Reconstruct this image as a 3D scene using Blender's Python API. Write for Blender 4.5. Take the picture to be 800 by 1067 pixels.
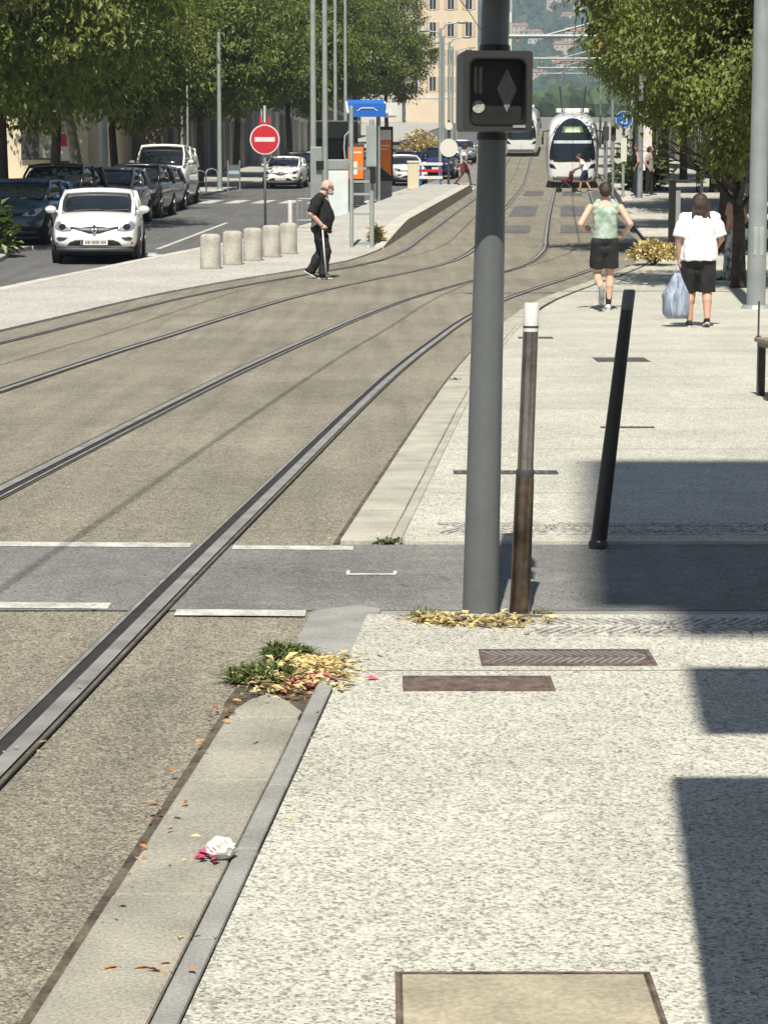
import bpy, bmesh, math, random
from mathutils import Vector, Matrix, noise
from mathutils.bvhtree import BVHTree

scene = bpy.context.scene
for o in list(bpy.data.objects):
    bpy.data.objects.remove(o)
col = scene.collection
R = math.radians

# ---------------------------------------------------------------- camera, sky, sun, exposure
cam_data = bpy.data.cameras.new('camera')
cam_data.sensor_fit = 'VERTICAL'
cam_data.sensor_height = 36.0
cam_data.lens = 80.03
cam_data.clip_start = 0.1
cam_data.clip_end = 9000
cam = bpy.data.objects.new('camera', cam_data)
col.objects.link(cam)
cam.location = (0, 0, 1.55)
cam.rotation_euler = (R(90) - math.atan(321.5 / 2372.0), 0, 0)
scene.camera = cam

SUN_EL = R(58.0)
SUN_DX = 0.085                       # light travels away from the camera, a touch to the right
world = bpy.data.worlds.new('World')
scene.world = world
world.use_nodes = True
wn = world.node_tree
bg = wn.nodes['Background']
sky = wn.nodes.new('ShaderNodeTexSky')
sky.sky_type = 'NISHITA'
sky.sun_disc = False
sky.sun_elevation = SUN_EL
sky.sun_rotation = math.pi + math.atan(SUN_DX)
sky.altitude = 200
sky.air_density = 0.8
sky.dust_density = 0.5
wn.links.new(sky.outputs[0], bg.inputs[0])
bg.inputs[1].default_value = 0.05

sun_data = bpy.data.lights.new('sun', 'SUN')
sun_data.energy = 5.0
sun_data.angle = R(0.53)
sun_data.color = (1.0, 0.94, 0.82)
sun = bpy.data.objects.new('sun', sun_data)
col.objects.link(sun)
sun.location = (0, -20, 40)
_d = Vector((SUN_DX, 1, 0)).normalized() * math.cos(SUN_EL) + Vector((0, 0, -math.sin(SUN_EL)))
sun.rotation_euler = _d.to_track_quat('-Z', 'Y').to_euler()

scene.view_settings.view_transform = 'Standard'
scene.view_settings.look = 'None'
scene.view_settings.exposure = 0.55
scene.view_settings.gamma = 1.0
scene.view_settings.use_curve_mapping = False
scene.cycles.max_bounces = 6
scene.cycles.diffuse_bounces = 3
scene.cycles.glossy_bounces = 3
scene.cycles.transparent_max_bounces = 6
scene.cycles.volume_bounces = 0
rnd = random.Random(7)
# ---------------------------------------------------------------- helpers
def lerp(a, b, t): return a + (b - a) * t

class Spl:
    """monotone-ish cubic through (x, y) points, straight beyond the ends"""
    def __init__(s, pts):
        s.x = [p[0] for p in pts]; s.y = [p[1] for p in pts]
        n = len(pts)
        d = [(s.y[i+1]-s.y[i])/(s.x[i+1]-s.x[i]) for i in range(n-1)]
        m = [d[0]] + [0]*(n-2) + [d[-1]]
        for i in range(1, n-1):
            h0 = s.x[i]-s.x[i-1]; h1 = s.x[i+1]-s.x[i]
            m[i] = (d[i-1]*h1 + d[i]*h0)/(h0+h1)
        s.m = m
    def __call__(s, v):
        x, y, m = s.x, s.y, s.m
        if v <= x[0]: return y[0] + m[0]*(v-x[0])
        if v >= x[-1]: return y[-1] + m[-1]*(v-x[-1])
        i = 0
        while v > x[i+1]: i += 1
        h = x[i+1]-x[i]; t = (v-x[i])/h
        return ((2*t**3-3*t*t+1)*y[i] + (t**3-2*t*t+t)*h*m[i] + (-2*t**3+3*t*t)*y[i+1] + (t**3-t*t)*h*m[i+1])
    def d(s, v, e=.05): return (s(v+e)-s(v-e))/(2*e)

_tz = Spl([(-60,0),(0,0),(24,0),(28,.0),(31,.03),(35,.12),(40,.27),(46,.46),(70,1.17),(105,2.3),(160,4.75),(220,7.6),(320,12.5),(600,24),(1200,42),(3000,80)])
def tz(Y): return 0.0 if Y < 26 else _tz(Y)

def tag(o, label=None, cat=None, group=None, kind=None):
    if label: o['label'] = label
    if cat: o['category'] = cat
    if group: o['group'] = group
    if kind: o['kind'] = kind
    return o

def empty(name, loc=(0,0,0), rz=0, **k):
    o = bpy.data.objects.new(name, None)
    col.objects.link(o)
    o.empty_display_size = .2
    o.location = loc; o.rotation_euler = (0, 0, rz)
    tag(o, **k)
    return o

def link_mesh(name, me, m=None, parent=None, smooth=False, bevel=0, **k):
    o = bpy.data.objects.new(name, me)
    col.objects.link(o)
    if m is not None and not me.materials: me.materials.append(m)
    if smooth:
        me.polygons.foreach_set('use_smooth', [True]*len(me.polygons))
        me.update()
    if parent is not None: o.parent = parent
    if bevel:
        b = o.modifiers.new('bevel', 'BEVEL'); b.width = bevel; b.segments = 2; b.limit_method = 'ANGLE'
        b.angle_limit = R(40)
    tag(o, **k)
    return o

class MB:
    def __init__(s): s.v = []; s.f = []; s.mi = []; s.cur = 0
    def add(s, vs, fs):
        n = len(s.v)
        s.v += [tuple(v) for v in vs]
        for f in fs: s.f.append(tuple(i+n for i in f)); s.mi.append(s.cur)
        return s
    def box(s, c, d, rot=None, taper=1.0):
        x, y, z = d[0]/2, d[1]/2, d[2]/2
        vs = [Vector((sx*x*(taper if sz > 0 else 1), sy*y*(taper if sz > 0 else 1), sz*z)) for sz in (-1,1) for sy in (-1,1) for sx in (-1,1)]
        if rot is not None: vs = [rot @ v for v in vs]
        c = Vector(c)
        return s.add([v+c for v in vs], [(0,2,3,1),(4,5,7,6),(0,1,5,4),(2,6,7,3),(0,4,6,2),(1,3,7,5)])
    def b2(s, x0, x1, y0, y1, z0, z1):
        return s.box(((x0+x1)/2,(y0+y1)/2,(z0+z1)/2),(x1-x0,y1-y0,z1-z0))
    def cyl(s, p0, p1, r0, r1=None, n=12, cap=True):
        r1 = r0 if r1 is None else r1
        p0 = Vector(p0); p1 = Vector(p1)
        q = (p1-p0).to_track_quat('Z', 'Y')
        vs = []
        for p, r in ((p0,r0),(p1,r1)):
            for i in range(n):
                a = 2*math.pi*i/n
                vs.append(p + q @ Vector((r*math.cos(a), r*math.sin(a), 0)))
        fs = [(i,(i+1)%n,n+(i+1)%n,n+i) for i in range(n)]
        if cap: fs += [tuple(range(n-1,-1,-1)), tuple(range(n,2*n))]
        return s.add(vs, fs)
    def tube(s, pts, rs, n=8, cap=True):
        pts = [Vector(p) for p in pts]
        if not hasattr(rs, '__len__'): rs = [rs]*len(pts)
        vs = []; fs = []
        m = len(pts)
        up = None
        for k, p in enumerate(pts):
            d = (pts[min(k+1,m-1)] - pts[max(k-1,0)]).normalized()
            if up is None:
                up = Vector((0,0,1)) if abs(d.z) < .9 else Vector((1,0,0))
            a = d.cross(up).normalized(); b = a.cross(d).normalized(); up = b
            for i in range(n):
                t = 2*math.pi*i/n
                vs.append(p + (a*math.cos(t)+b*math.sin(t))*rs[k])
        for k in range(m-1):
            for i in range(n):
                fs.append((k*n+i, k*n+(i+1)%n, (k+1)*n+(i+1)%n, (k+1)*n+i))
        if cap: fs += [tuple(range(n-1,-1,-1)), tuple(range((m-1)*n, m*n))]
        return s.add(vs, fs)
    def lathe(s, prof, n=20, M=None):
        vs = []; fs = []
        for r, z in prof:
            for i in range(n):
                a = 2*math.pi*i/n
                v = Vector((r*math.cos(a), r*math.sin(a), z))
                vs.append(M @ v if M else v)
        m = len(prof)
        for k in range(m-1):
            for i in range(n): fs.append((k*n+i, k*n+(i+1)%n, (k+1)*n+(i+1)%n, (k+1)*n+i))
        fs += [tuple(range(n-1,-1,-1)), tuple(range((m-1)*n, m*n))]
        return s.add(vs, fs)
    def prism(s, poly, h, M=None):
        """poly: xy points (ccw), extruded 0..h along z, placed by M"""
        n = len(poly)
        vs = [Vector((p[0],p[1],0)) for p in poly] + [Vector((p[0],p[1],h)) for p in poly]
        if M: vs = [M @ v for v in vs]
        fs = [tuple(range(n-1,-1,-1)), tuple(range(n,2*n))] + [(i,(i+1)%n,n+(i+1)%n,n+i) for i in range(n)]
        return s.add(vs, fs)
    def ball(s, c, r, nu=12, nv=8, M=None):
        c = Vector(c)
        if not hasattr(r, '__len__'): r = (r,r,r)
        vs = []; fs = []
        for j in range(1, nv):
            t = math.pi*j/nv
            for i in range(nu):
                a = 2*math.pi*i/nu
                v = Vector((r[0]*math.sin(t)*math.cos(a), r[1]*math.sin(t)*math.sin(a), r[2]*math.cos(t)))
                vs.append(c + (M @ v if M else v))
        t0 = Vector((0,0,r[2])); b0 = -t0
        vs.append(c + (M @ t0 if M else t0)); vs.append(c + (M @ b0 if M else b0))
        T = len(vs)-2; B = T+1
        for j in range(nv-2):
            for i in range(nu): fs.append((j*nu+i, (j+1)*nu+i, (j+1)*nu+(i+1)%nu, j*nu+(i+1)%nu))
        for i in range(nu):
            fs.append((T, i, (i+1)%nu)); fs.append((B, (nv-2)*nu+(i+1)%nu, (nv-2)*nu+i))
        return s.add(vs, fs)
    def mesh(s, name='mesh'):
        me = bpy.data.meshes.new(name)
        me.from_pydata(s.v, [], s.f); me.update()
        return me
    def build(s, name, m, parent=None, smooth=False, bevel=0, **k):
        me = s.mesh(name)
        if isinstance(m, (list, tuple)):
            for q in m: me.materials.append(q)
            me.polygons.foreach_set('material_index', s.mi)
            m = None
        return link_mesh(name, me, m, parent, smooth, bevel, **k)

def auto_smooth(o, ang=35):
    me = o.data
    try:
        me.polygons.foreach_set('use_smooth', [True]*len(me.polygons))
        me.set_sharp_from_angle(angle=R(ang))
    except Exception:
        pass
    return o

def copy_tree(o, parent=None):
    c = o.copy(); col.objects.link(c)
    if parent is not None: c.parent = parent
    for ch in list(o.children): copy_tree(ch, c)
    return c

def applied(o):
    """the object's evaluated mesh as a plain mesh, modifiers removed"""
    ts = bpy.data.scenes.get('workbench') or bpy.data.scenes.new('workbench')
    par = o.parent; o.parent = None
    ts.collection.objects.link(o)
    with bpy.context.temp_override(scene=ts, view_layer=ts.view_layers[0]):
        dg = bpy.context.evaluated_depsgraph_get()
    dg.update()
    me = bpy.data.meshes.new_from_object(o.evaluated_get(dg))
    ts.collection.objects.unlink(o)
    o.parent = par
    old = o.data
    o.modifiers.clear(); o.data = me
    if old.users == 0: bpy.data.meshes.remove(old)
    return o

# ---------------------------------------------------------------- materials
MATS = {}
def mat(name, c, rough=.7, metal=0, var=.12, scale=4, fine=0, fscale=60, bump=0, bscale=80, c2=None, spec=.5, coat=0, island=0, trans=0):
    if name in MATS: return MATS[name]
    m = bpy.data.materials.new(name); MATS[name] = m
    m.use_nodes = True
    nt = m.node_tree; N = nt.nodes; Lk = nt.links
    bs = N['Principled BSDF']
    bs.inputs['Roughness'].default_value = rough
    bs.inputs['Metallic'].default_value = metal
    bs.inputs['Specular IOR Level'].default_value = spec
    if coat: bs.inputs['Coat Weight'].default_value = coat; bs.inputs['Coat Roughness'].default_value = .06
    tc = N.new('ShaderNodeTexCoord')
    ca = tuple(max(0,x*(1-var)) for x in c) if c2 is None else c
    cb = tuple(min(1,x*(1+var)) for x in c) if c2 is None else c2
    n1 = N.new('ShaderNodeTexNoise'); n1.inputs['Scale'].default_value = scale; n1.inputs['Detail'].default_value = 5
    Lk.new(tc.outputs['Object'], n1.inputs['Vector'])
    rp = N.new('ShaderNodeMapRange'); rp.inputs[1].default_value = .32; rp.inputs[2].default_value = .68
    Lk.new(n1.outputs['Fac'], rp.inputs[0])
    mx = N.new('ShaderNodeMix'); mx.data_type = 'RGBA'
    mx.inputs[6].default_value = (*ca,1); mx.inputs[7].default_value = (*cb,1)
    Lk.new(rp.outputs[0], mx.inputs[0])
    out = mx.outputs[2]
    if fine:
        n2 = N.new('ShaderNodeTexNoise'); n2.inputs['Scale'].default_value = fscale; n2.inputs['Detail'].default_value = 3
        Lk.new(tc.outputs['Object'], n2.inputs['Vector'])
        r2 = N.new('ShaderNodeMapRange'); r2.inputs[1].default_value = .3; r2.inputs[2].default_value = .7
        r2.inputs[3].default_value = 1-fine; r2.inputs[4].default_value = 1+fine
        Lk.new(n2.outputs['Fac'], r2.inputs[0])
        hs = N.new('ShaderNodeHueSaturation'); Lk.new(out, hs.inputs['Color']); Lk.new(r2.outputs[0], hs.inputs['Value'])
        out = hs.outputs[0]
    if island:
        g = N.new('ShaderNodeNewGeometry')
        r3 = N.new('ShaderNodeMapRange'); r3.inputs[3].default_value = 1-island; r3.inputs[4].default_value = 1+island
        Lk.new(g.outputs['Random Per Island'], r3.inputs[0])
        hs = N.new('ShaderNodeHueSaturation'); Lk.new(out, hs.inputs['Color']); Lk.new(r3.outputs[0], hs.inputs['Value'])
        out = hs.outputs[0]
    Lk.new(out, bs.inputs['Base Color'])
    if bump:
        n3 = N.new('ShaderNodeTexNoise'); n3.inputs['Scale'].default_value = bscale; n3.inputs['Detail'].default_value = 4
        Lk.new(tc.outputs['Object'], n3.inputs['Vector'])
        b = N.new('ShaderNodeBump'); b.inputs['Strength'].default_value = bump; b.inputs['Distance'].default_value = .01
        Lk.new(n3.outputs['Fac'], b.inputs['Height']); Lk.new(b.outputs[0], bs.inputs['Normal'])
    if trans:
        t = N.new('ShaderNodeBsdfTranslucent'); Lk.new(out, t.inputs[0])
        ms = N.new('ShaderNodeMixShader'); ms.inputs[0].default_value = trans
        Lk.new(bs.outputs[0], ms.inputs[1]); Lk.new(t.outputs[0], ms.inputs[2])
        Lk.new(ms.outputs[0], N['Material Output'].inputs[0])
    return m

def ground_mat(name, cols, vscale, stain, bump=.35, stain_scale=.7, rough=.85, weights=None, streak=0, mid=9):
    """speckled aggregate: voronoi pebbles in several tones, broad stains, small relief"""
    m = bpy.data.materials.new(name); MATS[name] = m
    m.use_nodes = True
    nt = m.node_tree; N = nt.nodes; Lk = nt.links
    bs = N['Principled BSDF']; bs.inputs['Roughness'].default_value = rough; bs.inputs['Specular IOR Level'].default_value = .3
    tc = N.new('ShaderNodeTexCoord')
    nw = N.new('ShaderNodeTexNoise'); nw.inputs['Scale'].default_value = vscale*.6; nw.inputs['Detail'].default_value = 2
    Lk.new(tc.outputs['Object'], nw.inputs['Vector'])
    ad = N.new('ShaderNodeVectorMath'); ad.operation = 'MULTIPLY_ADD'
    ad.inputs[1].default_value = (1.2/vscale,)*3
    Lk.new(nw.outputs['Color'], ad.inputs[0]); Lk.new(tc.outputs['Object'], ad.inputs[2])
    vo = N.new('ShaderNodeTexVoronoi'); vo.inputs['Scale'].default_value = vscale
    Lk.new(ad.outputs[0], vo.inputs['Vector'])
    sp = N.new('ShaderNodeSeparateColor'); Lk.new(vo.outputs['Color'], sp.inputs[0])
    cr = N.new('ShaderNodeValToRGB'); cr.color_ramp.interpolation = 'LINEAR'
    e = cr.color_ramp.elements
    n = len(cols)
    pos = weights or [i/(n-1) for i in range(n)]
    e[0].position = pos[0]; e[0].color = (*cols[0],1); e[1].position = pos[-1]; e[1].color = (*cols[-1],1)
    for i in range(1, n-1):
        q = e.new(pos[i]); q.color = (*cols[i],1)
    Lk.new(sp.outputs[0], cr.inputs[0])
    # broad stains and patches
    n1 = N.new('ShaderNodeTexNoise'); n1.inputs['Scale'].default_value = stain_scale; n1.inputs['Detail'].default_value = 7; n1.inputs['Roughness'].default_value = .62
    Lk.new(tc.outputs['Object'], n1.inputs['Vector'])
    r1 = N.new('ShaderNodeMapRange'); r1.inputs[1].default_value = .3; r1.inputs[2].default_value = .7
    r1.inputs[3].default_value = 1-stain; r1.inputs[4].default_value = 1+stain
    Lk.new(n1.outputs['Fac'], r1.inputs[0])
    n4 = N.new('ShaderNodeTexNoise'); n4.inputs['Scale'].default_value = mid; n4.inputs['Detail'].default_value = 5
    Lk.new(tc.outputs['Object'], n4.inputs['Vector'])
    r4 = N.new('ShaderNodeMapRange'); r4.inputs[1].default_value = .3; r4.inputs[2].default_value = .7
    r4.inputs[3].default_value = 1-stain*.5; r4.inputs[4].default_value = 1+stain*.5
    Lk.new(n4.outputs['Fac'], r4.inputs[0])
    ml = N.new('ShaderNodeMath'); ml.operation = 'MULTIPLY'; Lk.new(r1.outputs[0], ml.inputs[0]); Lk.new(r4.outputs[0], ml.inputs[1])
    # dark gum spots
    v2 = N.new('ShaderNodeTexVoronoi'); v2.inputs['Scale'].default_value = 2.2
    Lk.new(tc.outputs['Object'], v2.inputs['Vector'])
    r5 = N.new('ShaderNodeMapRange'); r5.inputs[1].default_value = .035; r5.inputs[2].default_value = .06
    r5.inputs[3].default_value = .72; r5.inputs[4].default_value = 1
    Lk.new(v2.outputs['Distance'], r5.inputs[0])
    m2 = N.new('ShaderNodeMath'); m2.operation = 'MULTIPLY'; Lk.new(ml.outputs[0], m2.inputs[0]); Lk.new(r5.outputs[0], m2.inputs[1])
    val = m2.outputs[0]
    if streak:      # wear along the direction of travel and a few thin cracks
        mp = N.new('ShaderNodeMapping'); mp.inputs['Scale'].default_value = (5.5,.22,1)
        Lk.new(tc.outputs['Object'], mp.inputs[0])
        n6 = N.new('ShaderNodeTexNoise'); n6.inputs['Scale'].default_value = 1; n6.inputs['Detail'].default_value = 4
        Lk.new(mp.outputs[0], n6.inputs['Vector'])
        r6 = N.new('ShaderNodeMapRange'); r6.inputs[1].default_value = .32; r6.inputs[2].default_value = .68
        r6.inputs[3].default_value = 1-streak; r6.inputs[4].default_value = 1+streak; Lk.new(n6.outputs['Fac'], r6.inputs[0])
        nd = N.new('ShaderNodeVectorMath'); nd.operation = 'MULTIPLY_ADD'; nd.inputs[1].default_value = (.9,.9,.9)
        Lk.new(n4.outputs['Color'], nd.inputs[0]); Lk.new(tc.outputs['Object'], nd.inputs[2])
        v3 = N.new('ShaderNodeTexVoronoi'); v3.feature = 'DISTANCE_TO_EDGE'; v3.inputs['Scale'].default_value = .42
        Lk.new(nd.outputs[0], v3.inputs['Vector'])
        r7 = N.new('ShaderNodeMapRange'); r7.inputs[1].default_value = .0015; r7.inputs[2].default_value = .0045
        r7.inputs[3].default_value = .55; r7.inputs[4].default_value = 1; Lk.new(v3.outputs['Distance'], r7.inputs[0])
        m5 = N.new('ShaderNodeMath'); m5.operation = 'MULTIPLY'; Lk.new(r6.outputs[0], m5.inputs[0]); Lk.new(r7.outputs[0], m5.inputs[1])
        m6 = N.new('ShaderNodeMath'); m6.operation = 'MULTIPLY'; Lk.new(m5.outputs[0], m6.inputs[0]); Lk.new(val, m6.inputs[1]); val = m6.outputs[0]
    hs = N.new('ShaderNodeHueSaturation'); Lk.new(cr.outputs[0], hs.inputs['Color']); Lk.new(val, hs.inputs['Value'])
    Lk.new(hs.outputs[0], bs.inputs['Base Color'])
    b = N.new('ShaderNodeBump'); b.inputs['Strength'].default_value = bump; b.inputs['Distance'].default_value = .006
    b.invert = True
    Lk.new(vo.outputs['Distance'], b.inputs['Height']); Lk.new(b.outputs[0], bs.inputs['Normal'])
    return m

M_walk = ground_mat('aggregate_pavement', [(.175,.172,.145),(.335,.33,.285),(.455,.447,.39),(.58,.572,.505)], 125, .16, bump=.5, weights=[0,.24,.52,1])
M_bed = ground_mat('track_asphalt', [(.085,.078,.061),(.18,.165,.13),(.245,.226,.178),(.36,.335,.265)], 140, .2, bump=.5, stain_scale=.45, streak=.13, weights=[0,.35,.7,1])
M_asph = ground_mat('dark_asphalt', [(.105,.104,.1),(.17,.168,.16),(.24,.237,.225)], 140, .2, bump=.4, stain_scale=.9, streak=.08)
M_road = ground_mat('road_asphalt', [(.08,.08,.08),(.115,.116,.116),(.16,.16,.158)], 60, .14, bump=.3, stain_scale=.3, streak=.12)
M_lwalk = ground_mat('pale_pavement', [(.25,.245,.225),(.4,.39,.355),(.54,.525,.48)], 50, .14, bump=.3, stain_scale=.5)
M_earth = ground_mat('street_ground', [(.14,.135,.12),(.2,.19,.17),(.28,.27,.24)], 20, .2, bump=.2, stain_scale=.2)
M_kerb = mat('kerb_granite', (.28,.267,.222), .8, var=.22, scale=3, fine=.28, fscale=120, bump=.35, bscale=60)
M_kerbl = mat('kerb_granite_pale', (.36,.345,.29), .8, var=.2, scale=3, fine=.2, fscale=120, bump=.3, bscale=60)
M_kerb2 = mat('kerb_granite_dark', (.25,.25,.235), .85, var=.2, scale=4, fine=.2, fscale=140, bump=.3, bscale=70)
M_conc = mat('concrete_light', (.48,.455,.40), .85, var=.15, scale=2, fine=.12, fscale=90, bump=.3, bscale=50)
M_stone = mat('bollard_stone', (.45,.43,.375), .85, var=.25, scale=3, fine=.2, fscale=40, bump=.4, bscale=40)
M_paint = mat('road_paint', (.46,.455,.42), .8, var=.3, scale=7, fine=.25, fscale=60)
M_steel = mat('rail_steel', (.42,.40,.37), .5, metal=.6, var=.25, scale=6)
M_groove = mat('rail_groove', (.022,.02,.018), .8, var=.4, scale=9)
M_seal = mat('rail_joint', (.105,.095,.075), .8, var=.35, scale=5, fine=.3)
M_dust_shade = mat('dirt_and_kerb_shade', (.085,.07,.05), .95, var=.5, scale=9, fine=.4)  # soil and grime; also the kerb shade painted along the gutters
M_pole = mat('painted_grey_pole', (.118,.128,.13), .42, metal=.0, var=.07, scale=4, fine=.04, fscale=35)
M_galv = mat('galvanised_steel', (.27,.295,.295), .5, metal=.15, var=.12, scale=3, fine=.06)
M_black = mat('black_plastic', (.012,.012,.013), .42, var=.25, scale=8)
M_black2 = mat('black_metal', (.017,.016,.017), .35, var=.4, scale=12, fine=.3)
M_dark = mat('dark_grey_metal', (.05,.053,.056), .5, var=.2)
M_white = mat('white_paint', (.66,.66,.64), .45, var=.05)
M_glass = mat('dark_glass', (.012,.016,.02), .05, var=.2, spec=.8)
M_rubber = mat('tyre_rubber', (.012,.012,.012), .8, var=.3)
M_chrome = mat('chrome', (.7,.7,.7), .15, metal=1, var=.05)
M_patch = mat('cover_concrete', (.33,.295,.215), .9, var=.22, scale=5, fine=.18, fscale=70, bump=.35, bscale=50)
M_rust = mat('rusty_iron', (.115,.085,.07), .75, var=.45, scale=18, fine=.3, fscale=90, bump=.4, bscale=80)

# ---------------------------------------------------------------- plan of the street (metres, camera at the origin, y away from it)
railL = Spl([(-30,-5.0),(0,-3.0),(6.27,-2.53),(9.4,-2.30),(13.26,-2.0),(18.7,-1.57),(20.25,-1.44),(25.1,-.98),(30.9,-.32),(34.8,.36),(38,1.16),(41.4,2.1),(44,2.74),(48,3.32),(56,3.98),(66,4.74),(87,6.4),(105,7.85),(163,12.0),(300,23),(600,47)])
_e = Spl([(0,.1),(20,.14),(28,.24),(38,.22),(45,.02),(50,0),(60,0),(600,0)])
def kf(Y): return math.sqrt(1+railL.d(Y)**2)
def nearL(Y): return railL(Y)
def nearR(Y): return railL(Y) + 1.435*kf(Y)
def farR(Y): return railL(Y) - 1.56*kf(Y) - max(0,_e(Y))
def farL(Y): return farR(Y) - 1.435*kf(Y) - max(0,_e(Y))*.8
def kerbX(Y): return nearR(Y) + .58*kf(Y)
def nearC(Y): return nearL(Y) + .717*kf(Y)
def farC(Y): return (farL(Y)+farR(Y))/2
refR = lambda Y: farL(Y) - .55*kf(Y)
refL = Spl([(10,-10.6),(29,-7.6),(37.2,-6.25),(45,-4.9),(59.5,-2.55),(68,-1.75),(80,-1.0),(95,.0),(120,2.7),(160,5.9),(220,10.2),(320,17.5)])
roadL = Spl([(10,-14),(30,-12.5),(45,-10),(50,-9.4),(60,-9.1),(80,-8.2),(90,-7.5),(120,-5.2),(160,-2.2),(220,2.2),(320,9.5)])
def yrange(y0, y1, near=.5, k=.045):
    out = [y0]; y = y0
    while y < y1:
        y += max(near, abs(y)*k); out.append(min(y, y1))
    if len(out) > 2 and out[-1]-out[-2] < near*.3: out.pop(-2)
    return out
def strip(name, xl, xr, y0, y1, dz, m, nx=1, near=.5, parent=None, thick=0, **k):
    b = MB()
    ys = yrange(y0, y1, near)
    vs = []; fs = []
    for y in ys:
        a = xl(y) if callable(xl) else xl; c = xr(y) if callable(xr) else xr
        for i in range(nx+1): vs.append((lerp(a,c,i/nx), y, tz(y)+dz))
    w = nx+1
    for j in range(len(ys)-1):
        for i in range(nx): fs.append((j*w+i, j*w+i+1, (j+1)*w+i+1, (j+1)*w+i))
    b.add(vs, fs)
    if thick:          # a skirt all round so that the slab shows its edge
        n = len(ys)
        ring = [j*w for j in range(n)][::-1] + list(range(0,w)) + [j*w+nx for j in range(n)] + [(n-1)*w+i for i in range(nx,-1,-1)]
        ring = [r for i, r in enumerate(ring) if r != ring[i-1]]
        lo = [(*vs[r][:2], vs[r][2]-thick) for r in ring]
        top = [vs[r] for r in ring]
        q = len(ring)
        b.add(top+lo, [(i,q+i,q+(i+1)%q,(i+1)%q) for i in range(q)])
    return b.build(name, m, parent, **k)
# ---------------------------------------------------------------- ground
def base_ground():
    b = MB(); ys = [-60,-20,0,12,24,27,29,31,33,35,38,40,43,46,52,60,70,85,105,130,160,190,220,270,320,400,500,600,900,1300,2000,3200]
    xs = [-1500,-600,-200,-60,-20,0,20,60,200,600,1500]
    vs = [(x,y,tz(y)-.11) for y in ys for x in xs]; w = len(xs)
    b.add(vs, [(j*w+i,j*w+i+1,(j+1)*w+i+1,(j+1)*w+i) for j in range(len(ys)-1) for i in range(w-1)])
    b.build('ground', M_earth, kind='structure')
base_ground()
strip('track_bed', lambda Y: refR(Y)-.05, lambda Y: kerbX(Y)+.1, -20, 260, -.012, M_bed, nx=4, kind='structure')
strip('road', lambda Y: roadL(Y)-.1, lambda Y: refL(Y)+.1, 8, 330, -.055, M_road, nx=2, kind='structure')
walk_near = strip('pavement', lambda Y: kerbX(Y)+.285*kf(Y), 16, -30, 8.47, .012, M_walk, nx=1, thick=.06, kind='structure')
walk_far = strip('pavement', lambda Y: kerbX(Y)+.285*kf(Y), 16, 10.42, 47, .012, M_walk, nx=1, thick=.06, kind='structure')
strip('cross_street', -4.2, 30, 8.66, 10.37, -.007, M_asph, nx=1, kind='structure')
strip('cross_street_gutter', lambda Y: -.12, 30, 8.46, 8.67, -.009, M_kerb2, kind='structure')
strip('refuge_pavement', lambda Y: refL(Y)+.28, refR, 10, 104, .02, M_lwalk, nx=2, thick=.1, kind='structure')
strip('pavement', -40, lambda Y: roadL(Y)-.16, 50.5, 330, .03, M_lwalk, nx=2, thick=.12, kind='structure')
# bulb of pavement where the parking bay starts
bm_ = MB(); 
for (x0,x1,y0,y1) in ((-40,-7.75,40,50.3),):
    bm_.b2(x0,x1,y0,y1,tz(45)-.2,tz(50.3)+.03)
bulb = MB()
ysb = [40+i*.8 for i in range(14)]
bulb.add([(x,y,tz(y)+.034) for y in ysb for x in (-40,-20,-7.75+.12*math.sin(y))], [(j*3+i,j*3+i+1,j*3+i+4,j*3+i+3) for j in range(13) for i in range(2)])
bulb.add([(-7.75+.12*math.sin(y),y,tz(y)+d) for y in ysb for d in (.034,-.1)], [(j*2,j*2+1,j*2+3,j*2+2) for j in range(13)])
bulb.add([(-40,50.4,tz(50.4)+.034),(-7.7,50.4,tz(50.4)+.034),(-7.7,50.4,tz(50.4)-.1),(-40,50.4,tz(50.4)-.1)],[(0,1,2,3)])
bulb.build('pavement_corner', M_lwalk, kind='structure')
strip('pavement', lambda Y: kerbX(Y)+.3, 40, 47.2, 330, .02, M_lwalk, nx=1, thick=.05, kind='structure')
# pale grey slabs laid between and beside the rails further up
def sheet(name, pts, dz, m, parent=None, **k):
    b = MB(); b.add([(x,y,tz(y)+dz) for x,y in pts], [tuple(range(len(pts)))])
    return b.build(name, m, parent, **k)

# ---------------------------------------------------------------- kerbs: every stone its own piece
def kerb_run(name, label, x0f, w, y0, y1, top, deep, m, L=1.0, gap=.008, bev=.008):
    root = empty(name, (0,0,0), kind='structure', label=label)
    y = y0; i = 0
    while y < y1-.2:
        l = min(L*rnd.uniform(.93,1.07), y1-y)
        ya = y+gap/2; yb = y+l-gap/2
        t = top + rnd.uniform(-.003,.003)
        b = MB(); vs = []
        for yy in (ya,(ya+yb)/2,yb):
            a = x0f(yy); c = a+w
            vs += [(a,yy,tz(yy)+t-deep),(a,yy,tz(yy)+t),(c,yy,tz(yy)+t+.001),(c,yy,tz(yy)+t-deep)]
        fs = [(3,2,1,0),(8,9,10,11)]
        for k in (0,4): fs += [(k+q,k+(q+1)%4,k+4+(q+1)%4,k+4+q) for q in range(4)]
        b.add(vs, fs)
        b.build('kerb_stone', m, root, bevel=bev)
        y += l; i += 1
    return root
kn = kerb_run('kerb', 'weathered granite kerb along the near end of the pavement', lambda Y: kerbX(Y), .222, -4, 6.72, .014, .1, M_kerb, 1.02)
kerb_run('kerb_edging', 'narrow granite edging between near kerb and aggregate pavement', lambda Y: kerbX(Y)+.225, .055, -4, 7.35, .016, .1, M_kerb2, .62)
kf_ = kerb_run('kerb', 'long granite kerb curving beside the rails beyond the cross street', lambda Y: kerbX(Y), .227, 10.4, 47, .014, .1, M_kerbl, 1.0)
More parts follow.
